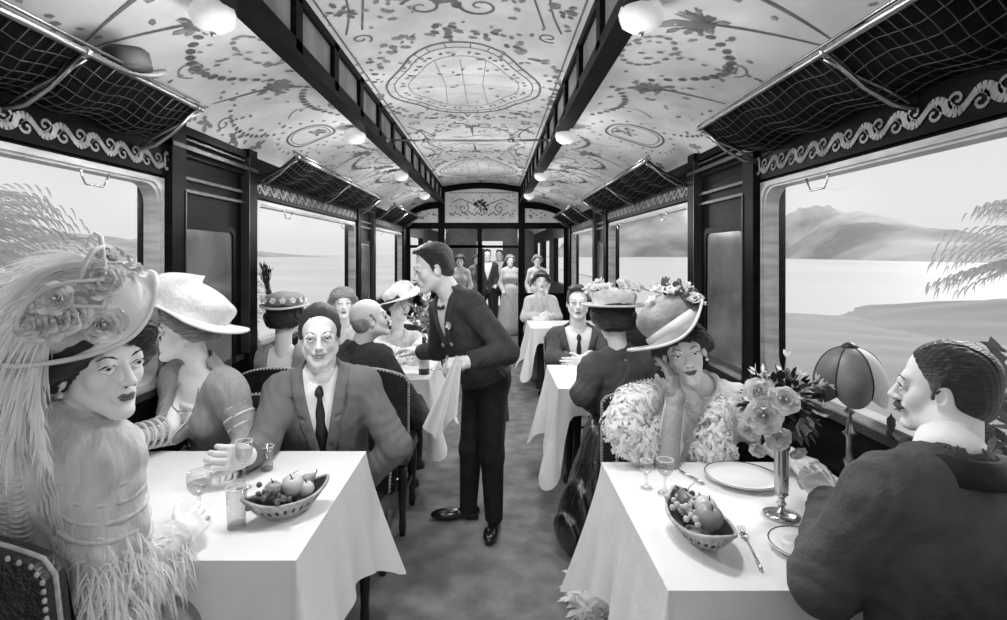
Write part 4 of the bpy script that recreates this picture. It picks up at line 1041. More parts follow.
def fruit(kind, p, r, m, label, group, up=(0, 0, 1)):
    p = A(*p); names = {'apple': 'apple', 'pear': 'pear', 'orange': 'orange'}
    t = thing(kind, label, 'fruit', p-A(0, 0, r*.9), group); u = nrm(up); a = nrm(np.cross(u, A(.2, 1, .1))); R = np.stack([a, np.cross(u, a), u], 1)
    b = MB()
    if kind == 'pear': b.lathe([(0, -r), (r*.6, -r*.9), (r, -r*.3), (r*.9, r*.25), (r*.45, r*.95), (r*.3, r*1.3), (0, r*1.45)], p, 18, 0, R)
    else: b.lathe([(0, -r*.82), (r*.35, -r*.92), (r*.8, -r*.6), (r, 0), (r*.88, r*.55), (r*.5, r*.88), (r*.2, r*.86), (0, r*.72)], p, 20, 0, R)
    mk('flesh', b, m, t); b = MB(); h = r*1.4 if kind == 'pear' else r*.75; b.tube([p+R@A(0, 0, h), p+R@A(.003, 0, h+r*.25), p+R@A(.008, 0, h+r*.5)], .0018, 5); mk('stalk', b, M_tie, t)
def grapes(p, n, sp, label, m, seed=1, down=(1, 0, 0)):
    rg = random.Random(seed); t = thing('grape_bunch', label, 'fruit', p); p = A(*p)
    
    for i in range(n): b = MB(); b.ell(p+A(rg.gauss(0, sp[0]), rg.gauss(0, sp[1]), .012+abs(rg.gauss(0, sp[2]))), .0095, None, 8, 0); mk('grape', b, m, t)
    b = MB(); b.tube([p+A(0, 0, .02), p+A(.01, 0, .05), p+A(.03, .01, .06)], .002, 5); mk('stem', b, M_bask, t)
bc = A(-.648, 1.715, TZ+.002); by = math.atan2(.17, .19)
basket(bc, by, .27, .135, .052, 'boat shaped wicker fruit basket on the near left table')
Rb = Rz(by); q = lambda x, y, z: bc+Rb@A(x, y, z)
fruit('apple', q(.018, .0, .085), .034, M_f[0], 'big pale apple in the middle of the left fruit basket', 'fruit in the left basket', (.1, -.4, 1))
fruit('pear', q(.070, .012, .082), .023, M_f[1], 'grey pear at the raised right end of the left fruit basket', 'fruit in the left basket', (.9, .3, .7))
fruit('apple', q(-.035, .022, .078), .028, M_f[1], 'grey apple at the back of the left fruit basket', 'fruit in the left basket')
fruit('apple', q(.055, -.020, .070), .024, M_f[0], 'small pale apple at the right of the left fruit basket', 'fruit in the left basket')
grapes(q(-.050, -.015, .052), 34, (.026, .016, .014), 'bunch of grapes at the left end of the left fruit basket', M_f[2], 3)
grapes(q(.02, .045, .055), 18, (.02, .01, .01), 'bunch of grapes behind the big apple in the left basket', M_f[1], 4)
bc2 = A(.592, 1.565, TZ+.002); by2 = math.atan2(1, -.10)
basket(bc2, by2, .31, .155, .052, 'boat shaped wicker fruit basket on the near right table')
Rb = Rz(by2); q = lambda x, y, z: bc2+Rb@A(x, y, z)
fruit('apple', q(-.055, .0, .088), .038, M_f[1], 'largest dark apple at the near end of the right fruit basket', 'fruit in the right basket', (.2, -.5, 1))
fruit('apple', q(-.002, -.018, .090), .032, M_f[0], 'pale apple in the middle of the right fruit basket', 'fruit in the right basket', (.4, -.3, 1))
fruit('pear', q(.050, .015, .085), .028, M_f[2], 'dark pear at the far end of the right fruit basket', 'fruit in the right basket', (-.3, .8, .8))
fruit('apple', q(.045, -.030, .078), .026, M_f[1], 'small grey apple at the far end of the right fruit basket', 'fruit in the right basket')
grapes(q(.0, .040, .060), 28, (.012, .04, .014), 'grapes spilling on the aisle side of the right fruit basket', M_f[0], 5)
grapes(q(.085, .0, .062), 20, (.014, .018, .012), 'dark grapes at the far tip of the right fruit basket', M_f[3], 6)

# plates and cutlery
def plate(x, y, r, label):
    t = thing('dinner_plate', label, 'plate', (x, y, TZ+.003)); m = MB()
    m.lathe([(0, .001), (r*.55, .001), (r*.62, .006), (r, .018), (r, .021), (r*.62, .010), (r*.55, .005), (0, .005)], (x, y, TZ+.003), 40); mk('dish', m, M_china, t)
    m = MB(); m.tube([A(x+r*.97*cos(q/40*2*pi), y+r*.97*sin(q/40*2*pi), TZ+.0235) for q in range(40)], .0016, 5, 0, True); mk('rim_line', m, M_tie, t)
plate(.90, 1.97, .13, 'white plate in front of the woman with the gloves'); plate(.865, 1.50, .10, 'white side plate partly behind the moustached man\'s sleeve')
def fork(x0, y0, x1, y1, label):
    t = thing('fork', label, 'cutlery', (x0, y0, TZ+.003)); a, b = A(x0, y0, TZ+.010), A(x1, y1, TZ+.010); d = nrm(b-a); s_ = A(-d[1], d[0], 0); m = MB(); L = np.linalg.norm(b-a)
    m.tube([a+d*L*.30, a+d*L*.42, a+d*L*.75, a+d*L*.92, b], [.003, .0026, .0045, .006, .003], 8, 0, False, .6); mk('handle', m, M_silver, t)
    m = MB(); m.tube([a+d*L*.16, a+d*L*.22-A(0, 0, .003), a+d*L*.31], [.0115, .0105, .003], 8, 0, False, .25)
    for i in range(4): o = s_*(i-1.5)*.0062; m.tube([a+o+A(0, 0, .003), a+d*L*.1+o, a+d*L*.18+o], [.0012, .0017, .0017], 5)
    mk('tines', m, M_silver, t)
fork(.735, 1.62, .690, 1.40, 'silver fork lying by the side plate on the right table')
def knife(x0, y0, x1, y1, label):
    t = thing('table_knife', label, 'cutlery', (x0, y0, TZ+.003)); a, b = A(x0, y0, TZ+.008), A(x1, y1, TZ+.008); L = b-a; m = MB()
    m.tube([a, a+L*.1, a+L*.55], [.002, .008, .007], 8, 0, False, .2); mk('blade', m, M_silver, t); m = MB(); m.tube([a+L*.55, a+L*.7, b], [.004, .006, .006], 8, 0, False, .7); mk('handle', m, M_silver, t)
knife(.70, 2.06, .745, 1.93, 'silver knife beside the far plate of the right table')

# bud vase with roses on the right table
vx, vy = .90, 1.70
t = thing('flower_vase', 'tall slim silver and glass vase on the near right table', 'vase', (vx, vy, TZ+.003))
m = MB(); m.lathe([(0, 0), (.052, .001), (.054, .006), (.038, .012), (.010, .020), (.008, .034)], (vx, vy, TZ+.003), 28); mk('foot', m, M_silver, t)
m = MB(); m.lathe([(.008, .030), (.015, .040), (.008, .050), (.012, .060), (.020, .070), (.006, .078)], (vx, vy, TZ+.003), 20); mk('knop', m, M_silver, t)
m = MB(); m.lathe([(.010, .068), (.020, .080), (.0215, .14), (.020, .21), (.026, .235), (.024, .235), (.018, .20), (.018, .09), (0, .085)], (vx, vy, TZ+.003), 24); mk('tube', m, mat('vase_silver', .42, .18, .85), t)
M_leafd = mat('leaf_dark', .022, .5, var=.5, scale=20); M_leafm = mat('leaf_mid', .12, .6, var=.3, scale=20); M_leafl = mat('leaf_light', .40, .6, var=.3, scale=20)
t = thing('rose_bouquet', 'bouquet of pale roses with dark leaves in the slim vase', 'flowers', (vx, vy, TZ+.2))
rg = random.Random(11); ctr = A(vx, vy, TZ+.355)
spots = [(760, 392, 1.66), (764, 415, 1.60), (785, 400, 1.58), (750, 430, 1.68), (778, 437, 1.60), (800, 392, 1.66), (797, 452, 1.64), (758, 449, 1.66), (803, 425, 1.64), (776, 382, 1.70)]
for i, (a, b, d) in enumerate(spots):
    c = P(a, b, d); m = MB(); up = nrm(c-ctr+A(0, -.10, .04)); rose(m, c, (.044, .052, .040, .032, .036, .030, .026, .026, .030, .028)[i], up); mk('rose', m, [M_petal, M_petalg] if i not in (5, 8) else [M_petalg, M_petal], t)
m = MB()
for i in range(300):
    d = nrm(A(rg.gauss(0, 1), rg.gauss(0, 1), rg.gauss(.1, 1))); m.leaf(ctr+d*rg.uniform(.02, .085)*A(1.0, .9, 1.0), d, nrm(np.cross(d, A(rg.random(), rg.random(), 1))), .055, .026, A(0, 0, -.012), rg.choice((0, 0, 0, 1)), 3)
mk('foliage', m, [M_leafd, M_leafm], t)
m = MB()
for i in range(34):
    d = nrm(A(rg.gauss(0, 1), rg.gauss(0, .8), rg.uniform(-.6, 1.4))); e = ctr+d*rg.uniform(.10, .15); m.tube([ctr, e], .0012, 4, 0)
    for k_ in range(3): m.leaf(e, nrm(d+A(rg.gauss(0, .6), rg.gauss(0, .6), rg.gauss(0, .6))), nrm(np.cross(d, A(.3, .8, rg.random()))), .026, .012, (0, 0, 0), 1, 2)
mk('sprays', m, [M_leafm, M_petal], t)
m = MB()
for i in range(6): m.tube([A(vx+rg.uniform(-.008, .008), vy+rg.uniform(-.008, .008), TZ+.14), ctr+A(rg.uniform(-.05, .05), rg.uniform(-.04, .04), -.02)], .002, 5)
mk('stalks', m, M_leafd, t)
# table lamp with six panel shade
lx, ly = 1.125, 1.72; z0 = TZ+.003
t = thing('table_lamp', 'table lamp with scalloped panelled shade beside the right window', 'lamp', (lx, ly, z0))
m = MB(); m.lathe([(0, 0), (.058, .001), (.060, .010), (.035, .022), (.016, .034), (.012, .05)], (lx, ly, z0), 24); mk('base', m, M_silver, t)
m = MB(); m.lathe([(.010, .045), (.012, .15), (.018, .165), (.010, .175), (.009, .24), (.020, .252), (.010, .262), (.006, .31), (.016, .32), (.006, .335), (.005, .42)], (lx, ly, z0), 18); mk('stem', m, M_rail, t)
M_sh1 = mat('shade_unlit', .06, .5, v2=.13, scale=12); M_sh2 = mat('shade_lit', .50, .6, v2=.62, scale=12); M_sh3 = mat('shade_half_lit', .10, .5, v2=.20, scale=12)
ns = 6
for i in range(ns):
    m = MB(); a0 = 2*pi*i/ns+.62
    def g(u, v, a0=a0):
        q = a0+2*pi*u/ns; e = 1-.10*(1-sin(pi*u))*v; th = v*pi*.50; r = (.012+.098*sin(th)**.9)*e+(-.010*max(0, v-.8)/.2); z = .400+.125*cos(th)-.026*sin(pi*u)*v**4; return A(lx+r*cos(q), ly+r*sin(q), z0+z-.020*v)
    m.grid(g, 10, 14); m.grid(lambda u, v: A(*(g(1-u, v)))+A(0, 0, -.002), 10, 14)
    mid = a0+pi/ns; mk('shade_panel', m, M_sh2 if (cos(mid) > .45) else (M_sh1 if cos(mid) < -.5 else M_sh3), t)  # daylight from the window side is put into the panel tones
m = MB()
for i in range(ns):
    a0 = 2*pi*i/ns+.62; m.tube([A(lx+((.013+.098*sin(v/12*pi/2)**.9)*(1-.10*v/12)-(.010*max(0, v/12-.8)/.2))*cos(a0), ly+((.013+.098*sin(v/12*pi/2)**.9)*(1-.10*v/12)-(.010*max(0, v/12-.8)/.2))*sin(a0), z0+.400+.125*cos(v/12*pi/2)-.020*v/12) for v in range(13)], .0022, 5)
m.lathe([(0, .012), (.010, .010), (.020, .003), (.026, -.004), (.0, -.008)], (lx, ly, z0+.527), 14); mk('shade_ribs', m, M_woodm, t)
# small window latch on the right sill
t = thing('window_latch', 'small dark latch standing on the right window sill', 'latch', (XR-.012, 1.72, WB)); m = MB(); m.lathe([(0, 0), (.014, 0), (.014, .02), (.007, .026), (.012, .04), (.012, .06), (.004, .07), (0, .08)], (XR-.016, 1.73, WB-.004), 12); mk('knob', m, M_suitm, t)
# second left table: bottle and tall grey bouquet
bx, by_ = P(424, 378, 3.72)[0], 3.72
t = thing('wine_bottle', 'dark bottle at the aisle corner of the second left table', 'bottle', (bx, by_, TZ+.003)); m = MB(); m.lathe([(0, 0), (.036, 0), (.037, .13), (.030, .17), (.014, .20), (.013, .25), (0, .25)], (bx, by_, TZ+.003), 20); mk('glass', m, mat('bottle_glass', .03, .15), t)
m = MB(); m.lathe([(.0375, .04), (.0380, .045), (.0380, .10), (.0375, .105)], (bx, by_, TZ+.003), 20); mk('paper_label', m, M_china, t)
fx, fy = P(436, 370, 3.85)[0], 3.85
t = thing('glass_vase', 'glass vase on the second left table in front of the waiter', 'vase', (fx, fy, TZ+.003)); m = MB(); m.lathe([(0, 0), (.05, .002), (.012, .02), (.012, .05), (.035, .09), (.045, .2), (.05, .22), (.046, .22), (.03, .09), (0, .07)], (fx, fy, TZ+.003), 20); mk('vessel', m, M_glass, t)
t = thing('grey_bouquet', 'tall airy bouquet of pale grasses and blooms before the waiter', 'flowers', (fx, fy, TZ+.2)); m = MB(); rg = random.Random(5)
for i in range(60):
    d = nrm(A(rg.gauss(-.05, .32), rg.gauss(0, .3), 1)); L = rg.uniform(.22, .46); b = A(fx, fy, TZ+.12); m.tube([b, b+d*L*.6, b+d*L+A(d[0]*.05, 0, -.01)], .0016, 4, 0)
    for k_ in range(7): c = b+d*L*rg.uniform(.5, 1.0); e = nrm(d+A(rg.gauss(0, .7), rg.gauss(0, .7), rg.gauss(0, .4))); m.leaf(c, e, nrm(np.cross(e, A(.2, .9, .3))), .05, .016, A(0, 0, -.01), rg.choice((0, 1, 1, 2)), 2)
mk('sprays', m, [M_leafm, M_leafl, M_petalg], t)
for i in range(9):
    m = MB(); c = A(fx+rg.gauss(-.02, .07), fy+rg.gauss(0, .05), TZ+.42+rg.uniform(-.1, .12)); blossom(m, c, .03, A(rg.gauss(0, 1), -1, .6)); mk('bloom', m, M_petal, t)
# ------------------------------------------------------------ the diners and the waiter
dn = (0, 0, -1)
# 1. lady in plumed hat, near left, looking back at us
N = P(54, 426, 1.27); dnp = A(N[0]-.01, 1.33, .60); S = 1.10
R_el, R_wr = P(106, 582, 1.25), P(178, 538, 1.46)
L_el, L_wr = A(-1.30, 1.42, .90), A(-1.24, 1.62, .83)
Z = person('woman in a huge plumed hat looking back over her shoulder at lower left', S, N, -12, dnp, (P(101, 362, 1.27), 244, -2, 4), {1: (R_el, R_wr, (.16, .92, .16), (-.75, .25, -.5), (.35, .4, .45, .5), (.7, .5)), -1: (L_el, L_wr, (.2, 1, 0), dn, .3, (.6, .5))}, True, hbody=.006, gaze=(-.10, 1, .02), base=(dnp[0], dnp[1], 0), hhead=.0024, hhand=.0024, headk=.97)
def ex(f, Z):
    S = Z.S; sh, el, wr, d = Z.arm[1]
    f.cone(sh+A(0, 0, -.01), sh+(el-sh)*.62, .056, .072, .05); f.ell(sh+(el-sh)*.74, (.076, .076, .08), None, .05)
o = garment(Z, 'blouse', [M_dressl], g=.016, h=.0055, neck=.050, neckz=.045, sleeve=(.060, .062, .045), extra=ex, folds=.005, seed=2, hips=True)
# high gathered collar with pleats down the back
m = MB()
a = Z.T.pt(0, -.01, -.01); d = nrm(Z.H.pt(0, -.022, -.06)-a); x = nrm(np.cross(Z.T.R[:, 1], d)); y = np.cross(d, x); R = np.stack([x, y, d], 1)
m.lathe([(.072*S, -.02*S), (.060*S, .0), (.056*S, .02*S), (.055*S, .045*S), (.060*S, .055*S)], a, 60, 0, R, lambda p, q, r, z: A(p[0]*(1+.03*cos(20*q)), p[1]*(1+.03*cos(20*q)), z)); mk('collar', m, M_dressl, Z.root)
m = MB()
sn = snapper(o)
for sx in (-1, 1):
    m = MB()
    for i in range(20):
        pts = [sn(Z.T.pt(sx*(.006+(.034+.0016*i)*q), -.3, .012-.0115*i+.020*q*q-.012*q), .001, Z.T.pt(sx*(.006+(.034+.0016*i)*q)*.6, 0, .012-.0115*i+.020*q*q-.012*q)) for q in (0, .2, .4, .6, .8, 1)]
        m.tube(pts, [.001, .0024, .0030, .0030, .0024, .001], 6)
    mk('back_ruching', m, M_dressl, Z.root)
for j in range(6):
    m = MB(); m.tube([sn(Z.T.pt(.05+.028*j*.7+.05*q, -.3, .03-.02*j-.16*q-.02*j*q), .001, Z.T.pt((.05+.028*j*.7+.05*q)*.5, 0, .03-.02*j-.16*q)) for q in [k/10 for k in range(11)]], [.001]+[.0045]*9+[.001], 6); mk('shoulder_pleat', m, M_dressl, Z.root)
# lace and fur on sleeves
m = MB(); sh, el, wr, dr = Z.arm[1]
fluff(m, [sh*.35+el*.65+A(.02, -.02, 0), el+A(.02, -.02, 0), el+(wr-el)*.5, wr-(wr-el)*.10], [.072, .078, .060, .045], 2200, .060, .0055, 0, 1.3, 4)
for i in range(420):
    t = rng.random(); c = el+(wr-el)*(.1+.8*t); q = rng.uniform(-1, 1); m.leaf(c+A(.02*q, -.04, -.02), A(.25*q-.1, -.3, -1), A(1, .2, 0), .10*(1.1-.5*t), .010, A(.02, -.01, -.01), 0, 4)
mk('lace_sleeve', m, M_lace, Z.root)
m = MB()
for r_ in range(5):
    c = sh+(el-sh)*(.10+.13*r_); pts = [c+Z.T.R@A((.072+.004*r_)*cos(q), (.072+.004*r_)*sin(q), -.02*cos(q)) for q in [i/20*2*pi for i in range(20)]]
    m.tube(pts, .007, 6, 0, True)
mk('sleeve_tucks', m, M_dressl, Z.root)
hair_lady(Z, M_hair, h=.003, vol=1.08, low=-.052); earring(Z, 1); 
def tilt(q): return R0@A(*q)
n_ = nrm(A(0, 0, 1)*cos(rad(40))-A(.81, .59, 0)*sin(rad(40))+A(.59, -.81, 0)*.22); f_ = nrm(np.cross(n_, np.cross(A(.9, -.45, 0), n_))); Rh = Z.H.R.T@np.stack([np.cross(f_, n_), f_, n_], 1)
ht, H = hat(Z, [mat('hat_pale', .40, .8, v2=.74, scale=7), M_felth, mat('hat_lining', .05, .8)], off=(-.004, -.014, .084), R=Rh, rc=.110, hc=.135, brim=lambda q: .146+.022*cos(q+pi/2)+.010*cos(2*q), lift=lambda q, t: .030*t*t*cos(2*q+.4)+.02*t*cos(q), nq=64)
m = MB(); rg = random.Random(3)
for i in range(12):
    q = rg.uniform(-2.6, -.1)+pi; zz = rg.uniform(.03, .12); c = H.pt(.118*cos(q), .13*sin(q), zz); m = MB(); rose(m, c, rg.uniform(.028, .042), nrm(c-H.pt(0, 0, .03)), 0, 1); mk('hat_flower', m, [M_petal, M_petalg], ht)
m = MB()
for i in range(5): pts = [H.pt(.125*cos(q+.1*i), .14*sin(q+.1*i), .05+.10*abs(sin(q*1.5+i))) for q in [.3+j*.28+i*.5 for j in range(9)]]; m.tube(pts, [.002, .005, .006, .005, .003, .005, .006, .005, .002], 6)
mk('hat_band', m, M_felth, ht)
m = MB(); tp = lambda a, b, d: P(a, b, d)
pl = [([(128, 300, 1.22), (95, 235, 1.20), (30, 250, 1.22), (8, 340, 1.20)], .10), ([(120, 300, 1.26), (80, 240, 1.28), (5, 270, 1.25), (2, 380, 1.22)], .10), ([(115, 310, 1.18), (60, 250, 1.16), (26, 330, 1.16), (18, 430, 1.14)], .07),
      ([(80, 290, 1.22), (25, 280, 1.20), (5, 350, 1.17), (12, 440, 1.16)], .08), ([(90, 285, 1.17), (45, 290, 1.15), (26, 380, 1.14), (44, 455, 1.13)], .045), ([(75, 285, 1.3), (20, 300, 1.3), (-5, 380, 1.28), (-2, 470, 1.26)], .08), ([(125, 290, 1.3), (70, 245, 1.3), (30, 300, 1.28), (20, 390, 1.24)], .09)]
for i, (pp, L) in enumerate(pl): plume(m, [tp(*q) for q in pp], 420, L*1.25, .0048, 0, i+3, .45)
mk('ostrich_plume', m, M_feather, ht)
lower_body(Z, dnp, -25, 'skirt', M_dressg, True, splay=.08, reach=.36)

# 2. lady in cream hat, far left by the window, in profile
N = P(200, 371, 2.38); dnp = A(N[0], 2.56, .60); S = 1.08
Z = person('woman in a wide cream hat in profile by the left wall, facing the window', S, N, 158, dnp, (P(185, 331, 2.36), 116, -1, 0), {1: (A(-1.36, 2.30, .86), P(126, 440, 2.12), (-.1, -1, -.1), dn, .35, (.5, .5)), -1: (P(250, 440, 2.30), P(236, 456, 2.10), (.2, -1, 0), dn, .4, (.5, .5))}, True, headk=1.0)
sj = garment(Z, 'jacket', [M_dressg], g=.012, h=.006, neck=.05, V=(-.26, .30), sleeve=(.064, .056, .042), puff=(.15, (.07, .065, .07)), folds=.003, seed=4, k=1); sj = snapper(sj)
def chem(G, x, y, z): return np.maximum(G, (z+.085))
f = Field(); torso_f(f, Z.T, True, .004, hips=False); f.fn(local_post(Z.T, lambda G, x, y, z: np.maximum(np.maximum(G, (z+.10)*S), (-.30-z)*S))); m = MB(); addf(m, f, .006); mk('chemisette', m, M_dressw, Z.root)
sb = snapper(Z.body)
m = MB(); m.tube([sb(q_, .003) for q_ in [Z.T.pt(-.055, .082, -.02), Z.T.pt(-.045, .115, -.10), Z.T.pt(0, .118, -.102), Z.T.pt(.045, .115, -.10), Z.T.pt(.055, .082, -.02)]], .0032, 6); mk('neckline_cord', m, M_hairg, Z.root)
m = MB()
for sx in (-1, 1): m.tube([sj(Z.T.pt(sx*(.004+.30*t_), .3, -.26+t_), .002, Z.T.pt(sx*(.004+.30*t_), 0, -.26+t_)) for t_ in [k_*.015 for k_ in range(11)]], .005, 6)
mk('jacket_edging', m, M_dressl, Z.root)
buttons(Z, [(0, .118, -.275)], M_metal, .014)
for sd in (1, -1):
    sh, el, wr, dr = Z.arm[sd]
    for (a, b, r0) in ((el, wr, .053),) if sd == 1 else ((sh, el, .060),):
        u = nrm(b-a); e1 = nrm(np.cross(u, A(0, 0, 1))); e2 = np.cross(u, e1)
        for i in range(5):
            c = a+(b-a)*(.24+.16*i); r = (r0-.008*i/5)*S; m = MB(); m.tube([c+(e1*cos(q)+e2*sin(q))*r for q in [j/16*2*pi for j in range(16)]], .0065, 6, 0, True); mk('sleeve_band', m, M_dressl, Z.root)
hair_lady(Z, M_hairl, vol=1.0); earring(Z, -1); earring(Z, 1)
ht, H = hat(Z, [M_straw, M_feather, M_straw], off=(0, -.012, .068), R=Rx(rad(23)), rc=.122, hc=.132, brim=lambda q: .150+.060*max(0, -sin(q))**2+.008*abs(cos(q)), lift=lambda q, t: .012*t*sin(3*q)-.012*t*t*(1-abs(sin(q))), nq=56, crownfn=lambda q, t, r, z: (r*cos(q)*1.05, r*sin(q)*1.25, z*1.05*(1+.12*sin(q))+.008*sin(5*q)*t))
m = MB()
for j, (z0_, amp) in enumerate(((.02, .010), (.045, .012), (.07, .010))): m.tube([H.pt((.120-.01*j)*cos(q), (.142-.01*j)*sin(q), z0_+amp*sin(3*q+j)) for q in [i/30*2*pi for i in range(30)]], .008, 6, 0, True)
mk('hat_drape', m, M_straw, ht)
lower_body(Z, dnp, 180, 'skirt', M_dressg, True, splay=.07, reach=.32)

# 3. man in grey suit
N = P(322, 377, 2.42); dnp = A(N[0], 2.54, .62); S = 1.15
Z = person('smiling man in a grey suit and dark tie facing us at the left table', S, N, 190, dnp, (P(320, 335, 2.39), 195, -3, 1), {1: (P(262, 446, 2.24), P(246, 456, 1.99), (-.25, -.9, .28), (-.9, .25, 0), (.8, .85, .9, .9), (.5, .3)), -1: (P(396, 446, 2.40), P(345, 500, 2.42), (1, -.2, -.3), dn, .4, (.5, .5))}, False, smile=1.0, gaze=(.02, 1, -.05), headk=.98)
shirt_part(Z, 'shirt', M_shirt); tie_part(Z, M_tie)
garment(Z, 'jacket', [M_suit], g=.016, h=.0055, neck=.062, V=(-.29, .20), lapel=True, sleeve=(.064, .058, .044), folds=.0028, seed=5)
buttons(Z, [(.0, .134, -.345), (0, .142, -.43)], M_tie, .010); hair_man(Z, M_hair, 1, slick=True)
lower_body(Z, dnp, 182, 'trousers', M_suit, reach=.34, splay=.09)

# 4. lady seen from behind, second left table
N = P(284, 352, 3.36); dnp = A(N[0], 3.30, .58); S = 1.08
Z = person('woman seen from behind with a dark feathered hat, at the second left window', S, N, 2, dnp, (P(285, 316, 3.36), 5, 0, 0), {1: (A(N[0]+.26, 3.42, .88), A(N[0]+.12, 3.62, .86), (0, 1, 0), dn, .3, (.5, .5)), -1: (A(N[0]-.13, 3.44, .88), A(N[0]-.1, 3.62, .86), (0, 1, 0), dn, .3, (.5, .5))}, True, hbody=.009, hhead=.004, hhand=.0045, face=False)
garment(Z, 'dress', [M_dressg], g=.012, h=.009, neck=.05, square=(-.085, .072), sleeve=(.062, .055, .04), puff=(.1, (.07, .065, .06)), folds=.004, seed=7)
hair_lady(Z, M_hair, h=.004, vol=1.02, low=-.065)
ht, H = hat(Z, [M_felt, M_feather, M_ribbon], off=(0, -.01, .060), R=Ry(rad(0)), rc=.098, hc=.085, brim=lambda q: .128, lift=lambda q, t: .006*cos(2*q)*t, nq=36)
m = MB()
for i in range(14): q = i/14*2*pi; m = MB(); blossom(m, H.pt(.108*cos(q), .12*sin(q), .035), .022, H.R@A(cos(q), sin(q), .3)); mk('hat_flower', m, M_petal, ht)
m = MB()
for i in range(4): plume(m, [H.pt(-.07, -.02, .03), H.pt(-.09, 0, .10), H.pt(-.10-.012*i, .01*i, .16), H.pt(-.08-.015*i, 0, .20+.01*i)], 50, .045, .007, 0, i, -.1)
mk('dark_plume', m, M_featherd, ht); lower_body(Z, dnp, 0, 'skirt', M_dressg, True, splay=.07, reach=.34, h=.016)

# 5. balding man turned to the waiter
N = P(358, 350, 3.42); dnp = A(N[0]+.02, 3.34, .58); S = 1.10
Z = person('balding man in a dark jacket looking up towards the waiter', S, N, -22, dnp, (P(370, 319, 3.40), -66, 14, 0), {1: (P(420, 418, 3.42), P(412, 388, 3.66), (.1, 1, 0), dn, .3, (.5, .5)), -1: (A(N[0]-.24, 3.48, .90), A(N[0]-.05, 3.68, .85), (.3, 1, 0), dn, .3, (.5, .5))}, False, hbody=.009, hhead=.0036, hhand=.0045, moustache=True)
shirt_part(Z, 'shirt', M_shirt, h=.009); garment(Z, 'jacket', [M_suitd], g=.016, h=.009, neck=.060, sleeve=(.066, .060, .046), folds=.003, seed=3)
hair_man(Z, M_hairg, bald=True, h=.004, back=-.075); lower_body(Z, dnp, -5, 'trousers', M_suitd, reach=.34, h=.016)

# 6. lady in white hat at the second left table, facing the waiter
N = P(398, 338, 4.42); dnp = A(N[0], 4.62, .58); S = 1.08
Z = person('woman in white blouse and tilted white hat beyond the balding man', S, N, 195, dnp, (P(399, 306, 4.40), 225, 6, -8), {1: (A(N[0]-.26, 4.30, .90), P(400, 354, 4.15), (.2, -1, 0), dn, .3, (.5, .5)), -1: (A(N[0]+.24, 4.32, .90), P(415, 350, 4.12), (0, -1, 0), dn, .3, (.5, .5))}, True, hbody=.010, hhead=.005, hhand=.006)
garment(Z, 'blouse', [M_dressw], g=.012, h=.010, neck=.05, sleeve=(.066, .06, .042), folds=.005, seed=8); hair_lady(Z, M_hair, h=.005)
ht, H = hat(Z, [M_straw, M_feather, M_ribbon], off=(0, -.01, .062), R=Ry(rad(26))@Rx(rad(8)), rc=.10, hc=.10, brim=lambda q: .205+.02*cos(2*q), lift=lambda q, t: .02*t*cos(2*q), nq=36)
m = MB(); plume(m, [H.pt(.08, 0, .05), H.pt(.0, .05, .14), H.pt(-.14, 0, .12), H.pt(-.2, -.05, .02)], 90, .07, .009, 0, 5); mk('plume', m, M_feather, ht)
lower_body(Z, dnp, 190, 'skirt', M_dressw, True, splay=.07, reach=.30, h=.018)
# 7. person by the second window
N = P(344, 334, 4.45); dnp = A(N[0], 4.6, .58)
Z = person('light haired person in pale clothes sitting far back at the second left window', 1.05, N, 180, dnp, (P(343, 303, 4.42), 200, 0, 0), {1: (A(N[0]-.16, 4.35, .9), A(N[0]-.1, 4.15, .86), (0, -1, 0), dn, .3, (.5, .5)), -1: (A(N[0]+.24, 4.35, .9), A(N[0]+.1, 4.15, .86), (0, -1, 0), dn, .3, (.5, .5))}, True, hbody=.010, hhead=.005, hhand=.006)
garment(Z, 'blouse', [M_dressl], g=.012, h=.010, neck=.05, folds=.004, seed=9); hair_lady(Z, M_hairl, h=.005, vol=1.12); lower_body(Z, dnp, 180, 'skirt', M_dressg, True, splay=.07, reach=.30, h=.018)

# 8. the waiter
N = P(452, 299, 3.16); dnp = P(486, 376, 3.20); S = 1.10
w_el, w_wr = P(507, 352, 2.96), P(467, 362, 2.86)
Z = person('standing waiter in dark tailcoat bending to the left with a white napkin', S, N, 128, dnp, (P(433, 268, 3.16), 106, -14, 0), {-1: (w_el, w_wr, (-.95, .1, -.15), (.1, .5, -1), (.7, .75, .8, .85), (.5, .4)), 1: (P(438, 350, 3.50), P(420, 352, 3.62), (-.8, .5, .1), dn, .3, (.5, .5))}, False, hbody=.006, hhead=.0030, hhand=.0035, base=(P(480, 0, 3.2)[0], 3.2, 0), gaze=(0, 1, -.3), headk=1.07)
shirt_part(Z, 'shirt', M_shirt, h=.006); 
m = MB(); m.tube([Z.T.pt(-.03, .078, -.012), Z.T.pt(-.006, .088, -.014), Z.T.pt(.006, .088, -.014), Z.T.pt(.03, .078, -.012)], [.012, .006, .006, .012], 8); mk('bow_tie', m, M_tie, Z.root)
garment(Z, 'tailcoat', [M_suitd], g=.016, h=.006, neck=.060, V=(-.20, .34), lapel=True, sleeve=(.066, .060, .046), folds=.0022, seed=6, zcut=-.46)
hair_man(Z, M_hair, 1, h=.0035)
buttons(Z, [(-.045, .135, -.20), (-.050, .138, -.27), (.045, .135, -.20), (.050, .138, -.27), (-.048, .135, -.34)], M_button, .013)
m = MB(); blossom(m, Z.T.pt(-.085, .118, -.10), .026, Z.T.R@A(-.3, 1, .3)); mk('buttonhole_flower', m, M_petalg, Z.root)
